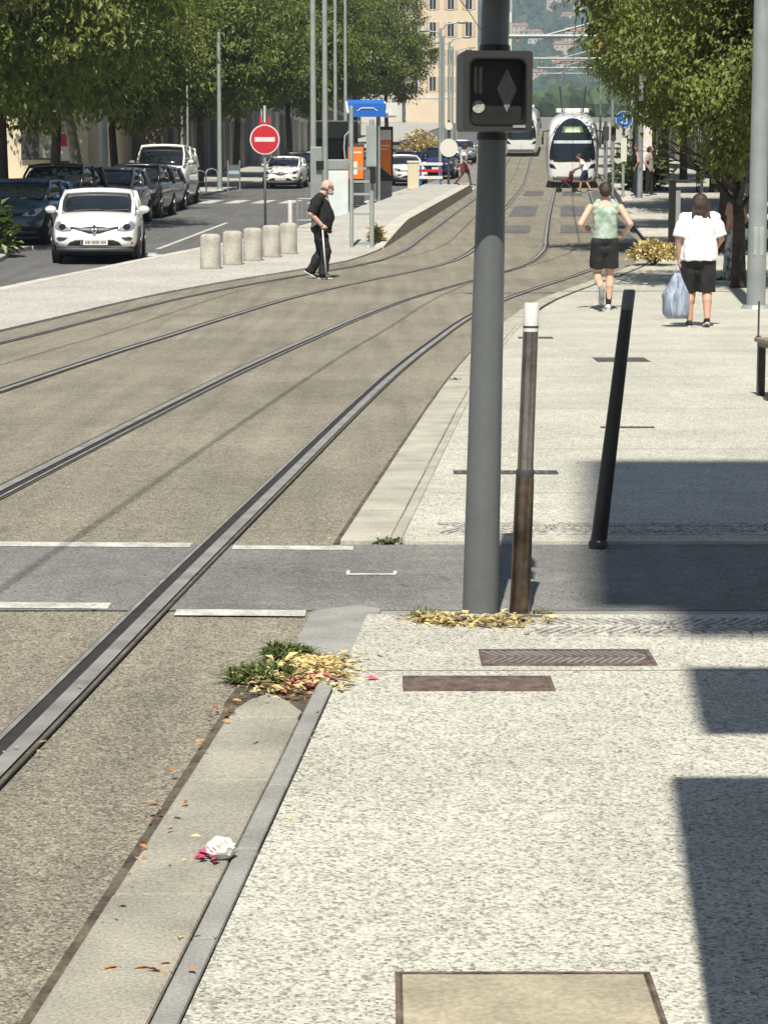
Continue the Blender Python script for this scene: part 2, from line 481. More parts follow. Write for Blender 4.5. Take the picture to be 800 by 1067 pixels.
kerb_run('kerb_edging', 'narrow granite edging beyond the cross street', lambda Y: kerbX(Y)+.23, .055, 10.42, 30, .016, .1, M_kerbl, .7)
kerb_run('kerb', 'pale kerb between the left road and the stone bollard refuge', lambda Y: refL(Y)+.01, .26, 24, 68, .024, .14, M_conc, 1.0)
# broken end of the near kerb and the flat ramp stones at the cross street
def slab(name, pts, z0, z1, m, parent, bev=.006):
    b = MB(); n = len(pts)
    b.add([(x,y,z0) for x,y in pts]+[(x,y,z1) for x,y in pts], [tuple(range(n-1,-1,-1)),tuple(range(n,2*n))]+[(i,(i+1)%n,n+(i+1)%n,n+i) for i in range(n)])
    return b.build(name, m, parent, bevel=bev)
k6 = kerbX(6.74)
slab('kerb_stone', [(k6+.005,6.735),(k6+.215,6.735),(k6+.225,6.82),(k6+.17,6.98),(k6+.11,7.08),(k6+.06,7.0),(k6+.02,6.86)], -.08,.012, M_kerb, kn)
ramp = empty('ramp_kerb', (0,0,0), kind='structure', label='two flat grey ramp stones of the dropped kerb by the weeds')
slab('kerb_stone', [(-.30,7.78),(-.235,7.66),(-.09,7.70),(-.055,8.10),(-.31,8.06)], -.08,.004, M_kerb2, ramp)
slab('kerb_stone', [(-.312,8.075),(-.055,8.115),(-.01,8.66),(-.10,8.74),(-.28,8.60)], -.08,.002, M_kerb2, ramp)
# dark strips along the gutter, painting in the shade of the kerb face
strip('gutter', lambda Y: kerbX(Y)-.034, lambda Y: kerbX(Y)-.002, -4, 7.4, -.007, M_dust_shade, kind='structure')
strip('gutter', lambda Y: kerbX(Y)-.034, lambda Y: kerbX(Y)-.002, 10.4, 40, -.007, M_dust_shade, kind='structure')
sheet('soil_gap', [(-.48,6.62),(-.19,6.62),(-.165,6.9),(-.12,7.4),(-.05,7.72),(-.31,7.68),(-.33,8.0),(-.45,7.5),(-.5,7.0)], -.004, M_dust_shade, kind='structure')

# ---------------------------------------------------------------- rails
def rail(label, xf, side, y1=250):
    root = empty('tram_rail', (0,0,0), label=label, cat='rail', group='grooved tram rails')
    def s(n, a, c, dz, m): strip(n, lambda Y: xf(Y)+a*side, lambda Y: xf(Y)+c*side, -10, y1, dz, m, parent=root, near=.4)
    s('joint_seal', -.07, .085, -.006, M_seal)
    s('flangeway', -.040, .005, -.002, M_groove)
    s('rail_head', .006, .062, .002, M_steel)
    s('guard_lip', -.058, -.041, .001, M_steel)
    s('joint_crack', .080, .087, -.001, M_groove)
rail('right rail of the nearer tram track, closest to the kerb', nearR, 1)
rail('left rail of the nearer tram track', nearL, -1)
rail('right rail of the farther tram track', farR, 1)
rail('left rail of the farther tram track, nearest the stone bollards', farL, -1)

# ---------------------------------------------------------------- painted lines and slabs
rl = empty('crossing_lines', (0,0,0), kind='structure', label='worn white edge lines of the cross street over the tracks')
def tilt(Y0, X): return Y0 - .06*(X+1.3)*.7
for (xa,xb,yc,w) in ((-4.2,-2.42,10.50,.14),(-2.16,-.885,10.36,.14),(-.69,-.14,10.30,.12),(-4.2,-2.5,8.86,.13),(-2.24,-1.07,8.76,.13),(-.80,-.30,8.63,.13)):
    sheet('edge_line', [(xa,tilt(yc,xa)-w/2),(xb,tilt(yc,xb)-w/2),(xb,tilt(yc,xb)+w/2),(xa,tilt(yc,xa)+w/2)], -.0045, M_paint, rl)
for i,(xa,xb,ya,yb) in enumerate(((-.16,.05,9.50,9.535),(-.16,-.145,9.535,9.62),(.04,.055,9.535,9.60))):
    sheet('worn_mark', [(xa,ya),(xb,ya),(xb,yb),(xa,yb)], -.0045, M_paint, rl)
zb = empty('zebra_crossing', (0,0,0), kind='structure', label='white zebra stripes across the left road by the parked cars')
for i in range(7):
    x = -6.9+i*1.0
    sheet('stripe', [(x,84),(x+.55,84),(x+.8,88),(x+.25,88)], -.047, M_paint, zb)
zb2 = empty('zebra_crossing', (0,0,0), kind='structure', label='pale stripes on the pavement beside the ramp and ladder sign')
for i in range(4):
    y = 58.5+i*1.9
    sheet('stripe', [(refR(y)-3.1,y),(refR(y)-2.05,y),(refR(y)-1.95,y+.9),(refR(y)-3.0,y+.9)], .027, M_paint, zb2)
ll = empty('lane_line', (0,0,0), kind='structure', label='thin white lane line on the left road behind the white car')
sheet('stripe', [(-5.05,50.5),(-4.93,50.5),(-4.45,66),(-4.57,66)], -.047, M_paint, ll)
for (x,y) in ((-5.2,48.2),(-4.75,47.6)): sheet('stripe', [(x-.35,y),(x+.35,y),(x+.4,y+.7),(x-.3,y+.7)], -.046, M_paint, ll)
# dark slabs between the rails uphill, pale cross-walk wedge at the right stop
ts = empty('track_slabs', (0,0,0), kind='structure', label='darker rectangular slabs set between the rails uphill')
for (y0,y1) in ((58,63),(70,80),(92,99)):
    for f in (farR, nearL):
        sg = .1 if f is farR else .12
        sheet('paving_slab', [(f(y0)+sg+.2,y0),(f(y0)+sg+1.0,y0),(f(y1)+sg+1.0,y1),(f(y1)+sg+.2,y1)], -.004, M_road, ts)
strip('track_side_paving', lambda Y: nearR(Y)+.12, lambda Y: kerbX(Y)+.05, 49, 100, -.006, M_road, kind='structure')
sheet('pale_ramp', [(kerbX(47.5)+.35,47.5),(kerbX(47.5)+1.6,47.5),(kerbX(70)+1.3,70),(kerbX(70)+.4,70)], .026, M_conc, kind='structure')
sheet('stop_apron', [(kerbX(48)+1.75,49),(kerbX(48)+6,49),(kerbX(66)+6,66),(kerbX(66)+1.5,66)], .027, M_road, kind='structure')

# platform with ramp on the left of the tracks
def platform(label, xr, w, sgn, y0, y1, rise=.3):
    root = empty('tram_platform', (0,0,0), label=label, cat='platform')
    ys = [y0, y0+4, y0+8] + [y0+8+i*4 for i in range(1, int((y1-y0-8)/4)+1)]
    def zt(y): return tz(y) + .03 + rise*min(1,(y-y0)/7.0)
    for k in range(len(ys)-1):
        for (a,c,m,nm,e) in ((0,.38,M_conc,'edge_slab',.012),(.39,w,M_lwalk,'deck_slab',0)):
            b = MB(); vs = []
            for y in (ys[k]+.01, ys[k+1]-.01):
                xa = xr(y)-sgn*a; xc = xr(y)-sgn*c
                vs += [(xa,y,tz(y)-.05),(xa,y,zt(y)+e),(xc,y,zt(y)+e),(xc,y,tz(y)-.05)]
            b.add(vs, [(3,2,1,0),(4,5,6,7)]+[(q,(q+1)%4,4+(q+1)%4,4+q) for q in range(4)])
            o = b.build(nm, m, root, bevel=.01)
    return root
platform('left tram platform ramping up with a dark vertical edge', lambda Y: refR(Y)+.02, 2.0, 1, 50, 98)
platform('right tram platform where people wait under the shelter', lambda Y: kerbX(Y)+.35, 4.2, -1, 72, 108)

# ---------------------------------------------------------------- covers and grates in the pavement
def cover(name, label, x0, x1, y0, y1, kind):
    root = empty(name, ((x0+x1)/2,(y0+y1)/2,.013), label=label, cat='cover')
    w = (x1-x0)/2; h = (y1-y0)/2
    fr = MB(); t = .016 if kind != 'concrete' else .009
    fr.b2(-w,w,-h,-h+t,-.03,.004); fr.b2(-w,w,h-t,h,-.03,.004); fr.b2(-w,-w+t,-h+t,h-t,-.03,.004); fr.b2(w-t,w,-h+t,h-t,-.03,.004)
    fr.build('frame', M_rust, root)
    MB().b2(-w+t-.001,w-t+.001,-h+t-.001,h-t+.001,-.03,.0008).build('bedding', M_dust_shade, root)
    if kind == 'iron':
        MB().b2(-w+t+.002,w-t-.002,-h+t+.002,h-t-.002,-.03,.0015).build('lid', M_rust, root)
        rb = MB(); n = int((2*w)/.028)
        for i in range(n):
            x = -w+.035+i*.028
            if x > w-.035: break
            for s in (-1,1):
                rb.box((x, s*h*.42, .003), (.009,h*.72,.004), Matrix.Rotation(s*.5,3,'Z'))
        rb.build('tread_ribs', M_steel, root, kind='stuff')
    elif kind == 'asphalt':
        MB().b2(-w+t+.002,w-t-.002,-h+t+.002,h-t-.002,-.03,.002).build('lid', M_rust, root)
    else:
        MB().b2(-w+t+.006,w-t-.006,-h+t+.006,h-t-.006,-.03,.003).build('lid', M_patch, root)
    return root
cover('manhole_cover', 'rusty iron cover with diagonal tread ribs in front of metal post', .327,.917,7.50,7.77,'iron')
cover('manhole_cover', 'dark rusty rectangular cover left of the ribbed iron cover', .06,.545,7.10,7.32,'asphalt')
cover('access_cover', 'beige concrete access cover with rusty frame at the bottom of the pavement', .022,.535,3.6,4.42,'concrete')
def slot(label, x0, x1, y0, y1):
    root = empty('slot_drain', ((x0+x1)/2,(y0+y1)/2,.013), label=label, cat='drain')
    w=(x1-x0)/2; h=(y1-y0)/2
    MB().b2(-w,w,-h,h,-.02,.002).build('frame', M_dark, root)
    s = MB(); n = int(2*w/.05)
    for i in range(n): s.b2(-w+.02+i*.05, -w+.045+i*.05, -h*.6, h*.6, .002,.004)
    s.build('grating_bars', M_rust, root, kind='stuff')
slot('slot drain behind the dark leaning post, nearer the walking woman', 2.09,2.61,22.3,22.9)
slot('thin slot drain crossing behind the dark leaning post', 1.5,1.87,15.65,15.76)
slot('slot drain crossing behind the signal pole and metal post', .40,1.0,12.95,13.13)
slot('short slot drain in pavement right of metal post top', 1.55,1.95,26.2,26.5)

# tactile strips: slanting ribs along both sides of the cross street
def tactile(label, x0, x1, y0, y1):
    root = empty('tactile_strip', (0,0,.0125), label=label, kind='structure')
    pl = MB(); n = int((x1-x0)/.4)
    for i in range(n):
        o = MB().b2(x0+i*.4+.003, x0+i*.4+.397, y0, y1, -.02, .004).build('tactile_slab', M_lwalk, root)
    rb = MB(); x = x0+.03; i = 0
    while x < x0+n*.4-.03:
        for r in range(2):
            yc = lerp(y0,y1,.27+.46*r)
            rb.box((x,yc,.007),(.016,(y1-y0)*.42,.006), Matrix.Rotation(.6 if (r+i//12)%2 else -.6,3,'Z'))
        x += .042; i += 1
    rb.build('tactile_ribs', M_lwalk, root, kind='stuff')
tactile('tactile ribbed strip on the near side of the cross street', .52, 2.93, 8.02, 8.38)
tactile('tactile ribbed strip on the far side of the cross street', .28, 3.9, 10.55, 10.95)
strip('kerb_line', lambda Y: kerbX(Y)+.3, 12, 10.375, 10.42, .010, M_conc, kind='structure', thick=.04)

for i,(yj) in enumerate((7.42,12.1,14.3,17.2,20.4,24.0,28.5)):
    sheet('control_joint', [(kerbX(yj)+.3,yj),(9,yj+.02),(9,yj+.0245+yj*.0003),(kerbX(yj)+.3,yj+.0045+yj*.0003)], .0135, M_kerb, walk_near if yj < 8 else walk_far)
# ---------------------------------------------------------------- buildings
M_cream = mat('cream_render', (.66,.58,.42), .9, var=.08, scale=.6, fine=.05, fscale=20)
M_peach = mat('peach_render', (.70,.58,.43), .9, var=.07, scale=.4, fine=.05, fscale=8)
M_offwhite = mat('offwhite_render', (.68,.65,.58), .9, var=.07, scale=.4)
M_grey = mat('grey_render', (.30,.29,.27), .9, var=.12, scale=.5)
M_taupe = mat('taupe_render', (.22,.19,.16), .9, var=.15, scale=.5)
M_tile = mat('clay_roof', (.34,.20,.14), .9, var=.25, scale=.8)
M_shut = mat('shutter_red', (.42,.25,.18), .7, var=.12)
M_shutg = mat('shutter_grey', (.33,.33,.31), .7, var=.12)
M_pane = mat('window_pane', (.03,.035,.04), .08, var=.2, spec=.7)

_wcache = {}
def window_mesh(w, h, fm):
    key = (round(w,2), round(h,2), fm.name)
    if key not in _wcache:
        f = MB(); t = .09
        f.b2(-w/2-t,w/2+t,-.07,.02,-h/2-t,-h/2); f.b2(-w/2-t,w/2+t,-.05,.02,h/2,h/2+t)
        f.b2(-w/2-t,-w/2,-.05,.02,-h/2,h/2); f.b2(w/2,w/2+t,-.05,.02,-h/2,h/2); f.b2(-.03,.03,-.035,.02,-h/2,h/2)
        sh = MB()
        sh.b2(-w*.23,w*.23,-.06,-.01,-h/2,h/2)
        p = MB().b2(-w/2,w/2,-.012,.01,-h/2,h/2)
        a = f.mesh('window'); a.materials.append(M_offwhite)
        b = p.mesh('pane'); b.materials.append(M_pane)
        c = sh.mesh('shutter'); c.materials.append(fm)
        _wcache[key] = (a, b, c)
    return _wcache[key]
def window(parent, x, y, z, w, h, fm, rz=0, shutters=True):
    a, b, c = window_mesh(w, h, fm)
    o = link_mesh('window', a, None, parent); o.location = (x,y,z); o.rotation_euler = (0,0,rz)
    link_mesh('pane', b, None, o)
    if shutters:
        for s in (-1,1):
            q = link_mesh('shutter', c, None, o); q.location = (s*(w/2+.09+w*.23),0,0)
    return o

def house(name, label, loc, rz, W, D, H, wall, floors, bays, roof=None, fm=None, cat='building', group=None, ww=1.1, wh=1.8, sides=(), eave=.4, ground=3.6, shut=True, win=True):
    """front faces -y; loc is the middle of the front at ground level"""
    root = empty(name, loc, rz, label=label, cat=cat, group=group)
    fm = fm or M_shutg
    b = MB(); b.b2(-W/2,W/2,0,D,-3,H); b.build('wall', wall, root)
    MB().b2(-W/2-.12,W/2+.12,-.12,D+.1,H,H+.35).build('cornice', M_offwhite, root)
    MB().b2(-W/2-.05,W/2+.05,-.06,-.002,ground-.15,ground+.15).build('string_course', M_offwhite, root)
    if roof is not None:
        r = MB(); e = eave; h = roof
        v = [(-W/2-e,-e,H+.35),(W/2+e,-e,H+.35),(W/2+e,D+e,H+.35),(-W/2-e,D+e,H+.35),(-W/2+W*.1,D/2,H+.35+h),(W/2-W*.1,D/2,H+.35+h)]
        r.add(v,[(0,1,5,4),(1,2,5),(2,3,4,5),(3,0,4),(3,2,1,0)])
        ro = r.build('roof', M_tile, root)
        ch = MB(); ch.b2(W*.2,W*.2+.8,D/2-.4,D/2+.4,H+.4,H+h+1.2); ch.build('chimney', wall, ro)
    if win:
        fh = (H-ground)/max(1,floors)
        for f in range(floors):
            for k in range(bays):
                window(root, -W/2+W*(k+.5)/bays, -.002, ground+fh*(f+.5), ww, min(wh,fh*.62), fm, 0, shut)
        for s in sides:
            nb = max(1,int(D/(W/bays)))
            for f in range(floors):
                for k in range(nb):
                    window(root, s*(W/2+.002), D*(k+.5)/nb, ground+fh*(f+.5), ww, min(wh,fh*.62), fm, s*math.pi/2, shut)
    return root

# far end of the street, lit by the sun
def gz(x,y): return (x,y,tz(y))
h = house('apartment_building', 'tall peach apartment block with red shutters at the end of the street', gz(8.2,330), -.04, 10.2, 14, 34, M_peach, 8, 4, fm=mat('shutter_sand',(.55,.42,.31),.8), sides=(-1,), ww=.9, wh=2.0)
house('apartment_building', 'narrow white block just right of the peach apartment building', gz(15.6,322), -.04, 4.2, 14, 33, M_offwhite, 8, 2, fm=M_shutg, ww=.9, wh=2.2)
house('apartment_building', 'pale block behind tree tops left of the peach building', gz(-3,352), -.04, 11.5, 14, 33, M_offwhite, 8, 4, fm=M_shutg, ww=1.0, wh=2.2)
# left side: cream house with posters, then a shaded row
cr = house('cream_building', 'cream rendered building with notice boards behind the left tree trunks', gz(-18.6,92), 0, 13.6, 16, 11, M_cream, 2, 4, fm=M_shutg, wh=1.7)
M_boardd = mat('notice_board_dark', (.05,.05,.045), .6, var=.3, scale=3)
M_boardl = mat('notice_board_print', (.3,.33,.24), .7, var=.6, scale=2.4, fine=.4, fscale=9)
M_red = mat('sign_red', (.52,.02,.035), .45, var=.05)
M_poster = mat('poster_paper', (.75,.7,.66), .7, var=.1, scale=3)
nb_ = empty('notice_board', (-13.75,91.9,tz(92)), label='pair of dark framed notice boards on the cream wall', cat='notice board')
MB().b2(-.65,-.02,-.06,.0,1.5,2.45).build('board', M_boardd, nb_)
MB().b2(.02,.68,-.06,.0,1.5,2.45).build('board', M_boardl, nb_)
MB().b2(-.7,.73,-.04,.02,1.42,2.53).build('frame', M_dark, nb_)
ps = empty('poster', (-12.75,91.9,tz(92)), label='red and white poster on the cream wall beside leaning trunk', cat='poster')
MB().b2(-.2,.28,-.05,0,1.1,2.5).build('sheet', M_poster, ps); MB().b2(-.18,.26,-.06,-.045,1.95,2.45).build('red_band', M_red, ps); MB().b2(-.15,.22,-.06,-.045,1.3,1.38).build('print_line', M_boardd, ps)
w_ = empty('wall_sign', (-13.35,91.9,tz(92)), label='small dark square sign high on the cream wall', cat='sign')
MB().b2(-.17,.17,-.05,0,3.0,3.35).build('plate', M_boardd, w_); MB().b2(-.09,.09,-.06,-.045,3.1,3.25).build('symbol', M_poster, w_)
aw = empty('drain_pipe', (-12.98,91.85,tz(92)), label='dark drain pipe on the cream wall with small canopy', cat='pipe')
MB().cyl((0,0,0),(0,0,3.4),.05).build('pipe', M_dark, aw); MB().box((0.15,-.2,2.75),(.5,.5,.06),Matrix.Rotation(.3,3,'X')).build('canopy', M_shut, aw)

def facade_x(Y): return -11.2+.066*(Y-95)
def row_house(label, y0, y1, wall, H, floors, bays, side, fx, fm=None):
    a = Vector((fx(y0),y0)); b = Vector((fx(y1),y1)); m_ = (a+b)/2
    W = (b-a).length-.04; ang = math.atan2(b.y-a.y,b.x-a.x)
    rz = ang if side < 0 else ang+math.pi     # front (-y local) looks at the street
    return house('street_house', label, (m_.x,m_.y,tz(y0)), rz, W, 10, H, wall, floors, bays, fm=fm, ww=1.1, wh=2.0, ground=4, shut=False)
def pilasters(root, n, W, H, m):
    for i in range(n):
        b = MB(); x = -W/2+W*(i+.5)/n; b.b2(x-.22,x+.22,-.22,-.001,0,H); b.build('pilaster', m, root)
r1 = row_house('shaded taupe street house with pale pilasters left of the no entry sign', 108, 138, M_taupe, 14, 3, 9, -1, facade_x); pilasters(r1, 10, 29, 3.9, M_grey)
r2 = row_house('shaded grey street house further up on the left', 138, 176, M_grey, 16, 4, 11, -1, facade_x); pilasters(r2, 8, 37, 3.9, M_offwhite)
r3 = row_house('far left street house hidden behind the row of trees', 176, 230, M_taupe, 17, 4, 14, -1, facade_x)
def facade_r(Y): return 10.6+.078*(Y-40)
q1 = row_house('pale street house behind the right tree with grey shutters', 34, 62, M_offwhite, 14, 3, 8, 1, facade_r); pilasters(q1, 9, 27, 3.9, M_offwhite)
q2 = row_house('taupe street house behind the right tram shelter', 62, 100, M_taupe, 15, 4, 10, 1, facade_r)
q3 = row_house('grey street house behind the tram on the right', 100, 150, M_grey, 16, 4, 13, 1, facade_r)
q4 = row_house('far right street house beyond the trams', 150, 230, M_peach, 15, 4, 18, 1, facade_r)

# unseen building and panels, added to shade the right of the pavement
cb = house('unseen_corner_building', 'unseen corner building added behind the viewpoint to carry the shade panels', (7.03,-14.0+11.5-11.5,0), 0, 13.95, 11.5, 9.6, M_cream, 2, 6, fm=M_shutg, shut=False)
bb = empty('roof_shade_panel', (0,-2.62,9.95), label='large unseen shade panel added on steel posts above the corner building', cat='shade panel')  # added out of view, sized for the shade over the cross street
MB().b2(-.17,7.5,-.12,.12,8.42,16.05).build('panel', M_offwhite, bb); MB().b2(.14,7.5,-.12,.12,7.3,8.40).build('lower_panel', M_offwhite, bb)
for x in (1.9,4.2,6.4): MB().b2(x-.09,x+.09,-.22,-.125,-.2,15.8).build('post', M_galv, bb)
bs_ = empty('shade_mast', (1.45,3.0,.012), label='tall unseen mast of twin shade panels added right of the viewpoint', cat='sign')  # unseen panels added to cast the nearest shadow patches on the pavement
MB().b2(-.93,1.3,-.06,.06,1.75,4.74).build('lower_panel', M_offwhite, bs_); MB().b2(-.82,1.3,-.06,.06,5.72,7.11).build('upper_panel', M_offwhite, bs_)
for x in (.35,1.0): MB().cyl((x,.12,-.02),(x,.12,7.0),.055,n=12).build('post', M_galv, bs_)

# ---------------------------------------------------------------- hillside with wood and houses
HS = 2.2
def hz(x, y):
    x /= HS; y /= HS
    t = (y-640)/1000
    base = tz(y)-2
    if t <= 0: return base*HS*.62
    rise = 175*(t**1.15) if t < 1.3 else 175*1.352+20*(t-1.3)
    return HS*(base*lerp(.62,.55,min(1,t*3)) + rise*.92 + 14*noise.noise(Vector((x/160,y/190,1.3)))*min(1,t*4) + 9*min(1,t*3))
def hill():
    b = MB(); nx = 46; ny = 34
    xs = [lerp(-1900,2200,i/nx) for i in range(nx+1)]; ys = [lerp(1300,5600,(j/ny)**1.2) for j in range(ny+1)]
    b.add([(x,y,hz(x,y)) for y in ys for x in xs], [(j*(nx+1)+i,j*(nx+1)+i+1,(j+1)*(nx+1)+i+1,(j+1)*(nx+1)+i) for j in range(ny) for i in range(nx)])
    return b.build('hill', mat('hill_grass', (.06,.075,.035), .95, var=.4, scale=.02, fine=.3, fscale=.2), smooth=True, kind='structure')
hill()
def wood():
    r = random.Random(3); b = MB()
    for k in range(3000):
        if k < 2000:
            y = r.uniform(1450,4100); x = lerp(.012,.115,r.random())*y; s = r.uniform(4.5,9); z = hz(x,y)
        elif k < 2500:
            y = r.uniform(520,1450); x = lerp(.055,.12,r.random())*y; s = r.uniform(2.2,4.2); z = max(tz(y), hz(x,y) if y > 1300 else 0)
        else:
            y = r.uniform(1500,4000); x = r.uniform(-1000,1500); s = r.uniform(5,9); z = hz(x,y)
        c = (x,y,z+s*.7)
        n0 = len(b.v)
        b.ball(c,(s*r.uniform(.7,1.15),s*r.uniform(.7,1.15),s*r.uniform(.9,1.4)),8,6)
        for i in range(n0,len(b.v)):
            v = Vector(b.v[i]); d = (v-Vector(c))*(r.uniform(.72,1.25)); b.v[i] = tuple(Vector(c)+d)
    b.build('hillside_wood', mat('far_foliage', (.05,.085,.035), .9, var=.4, scale=.08, island=.4), kind='stuff', label='wooded hillside rising behind the street', cat='wood')
wood()
hr = random.Random(11)
spots = [(.0585,1420,30,14,13,M_offwhite),(.069,1450,20,13,17,M_offwhite),(.056,1150,11,9,9,M_offwhite),(.061,1180,9,8,7,M_peach),(.0655,1160,7,7,10,M_offwhite),(.073,1120,8,8,8,M_peach),(.058,980,9,8,8,M_peach),(.064,960,10,8,7,M_offwhite),(.078,900,10,9,9,M_peach),(.083,930,11,9,10,M_offwhite),(.072,860,8,8,7,M_offwhite),(.08,1010,9,8,8,M_peach),(.0855,1060,10,9,9,M_offwhite),(.06,860,8,7,6,M_grey),(.09,1130,10,8,8,M_peach),(.0755,1010,9,8,6,M_offwhite),(.066,800,8,7,7,M_peach),(.08,830,11,8,8,M_offwhite),(.02,1100,10,9,9,M_offwhite),(.035,1000,10,9,8,M_peach)]
def hillpos(s,y): return (s*y*HS, y*HS, hz(s*y*HS,y*HS)-.5)
desc = ['long white building crowning the hillside','tall white building beside it on the hill crest']
near = ['left of','right of','just above','just below','close beside']
for i,(s,y,W,D,H,m) in enumerate(spots):
    px = 400+2372*s
    nm = {M_offwhite:'white',M_peach:'pinkish',M_grey:'grey'}[m]
    lab = desc[i] if i < 2 else None
    grp = None
    if lab is None:
        lab = 'small %s house with tiled roof on the far wooded hillside' % nm; grp = 'houses on the hillside'
    house('hillside_house', lab, hillpos(s,y), hr.uniform(-.25,.25), W*1.9, D*1.9, H*1.9, m, 4 if H < 12 else 7, max(3,int(W/2.2)), roof=H*.4, fm=M_shutg, cat='house', group=grp, ww=1.2, wh=1.6, ground=1.0, shut=False)
# ---------------------------------------------------------------- trees
M_leaf = mat('linden_leaf', (.165,.205,.042), .48, var=.28, scale=.7, island=.34, trans=.38, spec=.4)
M_leaf2 = mat('maple_leaf', (.17,.205,.044), .48, var=.28, scale=.7, island=.34, trans=.38, spec=.4)
M_bark = mat('dark_bark', (.045,.036,.03), .95, var=.35, scale=4, fine=.3, fscale=30, bump=.6, bscale=25)
M_bark2 = mat('plane_bark', (.24,.21,.16), .9, var=.35, scale=5, bump=.4, bscale=20)
def leaf(b, c, d, up, l, w):
    """a folded pointed leaf: 4 triangles"""
    side = d.cross(up)
    if side.length < 1e-4: side = Vector((1,0,0))
    side.normalize(); n = side.cross(d).normalized()
    p0 = c; p1 = c + d*l*.45 + side*w*.5 + n*w*.18; p2 = c + d*l - n*l*.12; p3 = c + d*l*.45 - side*w*.5 + n*w*.18; pm = c + d*l*.5
    k = len(b.v); b.v += [tuple(p0),tuple(p1),tuple(p2),tuple(p3)]
    b.f += [(k,k+1,k+2),(k,k+2,k+3)]; b.mi += [0,0]
def crown_mesh(seed, R_, Hh, n_clump, per, L=.22, zc=0):
    """leaf clumps spread through a lumpy crown, origin at the crown's middle"""
    r = random.Random(seed); b = MB(); off = Vector((seed*3.1,seed*1.7,0))
    done = 0; tries = 0
    while done < n_clump and tries < n_clump*9:
        tries += 1
        u = Vector((r.gauss(0,1),r.gauss(0,1),r.gauss(0,1))).normalized()
        lump = 1 + .30*noise.noise(u*1.7+off) + .16*noise.noise(u*4+off)
        rr = (r.random()**.38)*lump
        p = Vector((u.x*R_*rr, u.y*R_*rr, u.z*Hh*rr))
        if u.z < -.2: p.z *= .8
        if noise.noise(p*.72+off) < .0 and r.random() < .9: continue
        done += 1
        out = Vector((u.x,u.y,u.z*.6+.05)).normalized()
        cs = r.uniform(.26,.5)
        for k in range(per):
            q = Vector((r.gauss(0,cs),r.gauss(0,cs),r.gauss(0,cs*.42)))
            d = (out*.35 + Vector((r.uniform(-1,1),r.uniform(-1,1),r.uniform(-1.3,.25)))*.85).normalized()
            up = (out*.6 + Vector((0,0,.75)) + Vector((r.uniform(-1,1),r.uniform(-1,1),r.uniform(-1,1)))*.36).normalized()
            s = L*r.choice((.6,.8,1,1,1.2,1.5))*r.uniform(.8,1.15)
            leaf(b, p+q, d, up, s, s*.55)
    return b.mesh('crown')
def trunk_mesh(seed, H, r0, lean=0, limbs=6, Rc=3):
    r = random.Random(seed); b = MB()
    top = Vector((lean*H, r.uniform(-.2,.2), H))
    pts = [Vector((0,0,-.2)),Vector((lean*H*.2+r.uniform(-.05,.05),0,H*.3)),Vector((lean*H*.6+r.uniform(-.1,.1),r.uniform(-.1,.1),H*.65)),top]
    b.tube([pts[0],Vector((0,0,.15))]+pts[1:], [r0*1.45,r0*1.08,r0*.92,r0*.8,r0*.62], 10)
    for k in range(limbs):
        a = 2*math.pi*k/limbs + r.uniform(-.4,.4); t = r.uniform(.7,1.0)
        s = pts[2].lerp(top, (t-.65)/.35) if t > .65 else pts[2]
        out = Vector((math.cos(a),math.sin(a),0)); L_ = Rc*r.uniform(.6,.95)
        b.tube([s, s+out*L_*.35+Vector((0,0,L_*.45)), s+out*L_*.8+Vector((0,0,L_*.75)), s+out*L_+Vector((r.uniform(-.3,.3),0,L_*1.0))],[r0*.5,r0*.33,r0*.18,r0*.05],6)
        for j in range(2):
            q = s+out*L_*.5+Vector((0,0,L_*.55)); a2 = a+r.choice((-1,1))*r.uniform(.5,1.0)
            o2 = Vector((math.cos(a2),math.sin(a2),r.uniform(.1,.7)))
            b.tube([q,q+o2*L_*.3,q+o2*L_*.6],[r0*.22,r0*.13,r0*.03],5)
    return b.mesh('trunk')
CR = [crown_mesh(1,4.3,3.9,430,80,.185), crown_mesh(2,4.1,3.8,430,80,.185), crown_mesh(5,4.0,4.2,430,80,.19)]
CRn = [crown_mesh(8,3.3,3.1,480,80,.145), crown_mesh(9,3.5,3.2,480,80,.15)]
for m_ in CR: m_.materials.append(M_leaf)
for m_ in CRn: m_.materials.append(M_leaf2)
TR = [trunk_mesh(21,4.6,.19,.0,6,3.2), trunk_mesh(22,4.8,.2,.04,6,3.2), trunk_mesh(23,4.4,.18,-.03,6,3.2)]
for m_ in TR: m_.materials.append(M_bark)
def tree(label, x, y, kind=0, s=1.0, zc=6.6, sq=(1,1,1), rz=0, near=False, cat='tree', group=None, tm=None, name='street_tree', dz=.03):
    root = empty(name, (x,y,tz(y)+dz), 0, label=label, cat=cat, group=group)
    t = link_mesh('trunk', tm or TR[kind%3], None, root, smooth=True); t.scale = (s,s,s*zc/6.6); t.rotation_euler = (0,0,rz)
    cm = (CRn[kind%2] if near else CR[kind%3])
    c = link_mesh('crown', cm, None, root); c.location = (0,0,zc); c.scale = (s*sq[0],s*sq[1],s*sq[2]); c.rotation_euler = (0,0,rz)
    return root
lr = random.Random(5)
left = [(-10.1,61,1.0,6.9),(-10.7,75,.95,6.4),(-10.4,89,.95,6.6),(-8.3,104,.95,6.8),(-7.6,119,.95,7.2),(-5.6,136,1.0,7.4),(-4.4,155,1.05,7.8),(-2.2,176,1.05,8.0),(.2,199,1.1,8.3)]
ords = ['first','second','third','fourth','fifth','sixth','seventh','eighth','ninth','tenth','eleventh','twelfth','thirteenth','last']
for i,(x,y,s,zc) in enumerate(left):
    tree('leafy street tree on the left pavement, %s of its row' % (ords[i] if i < 8 else 'last'), x, y, i, s, zc-.25, sq=(1,1,1.17), rz=lr.uniform(0,6), group='trees along the left pavement')
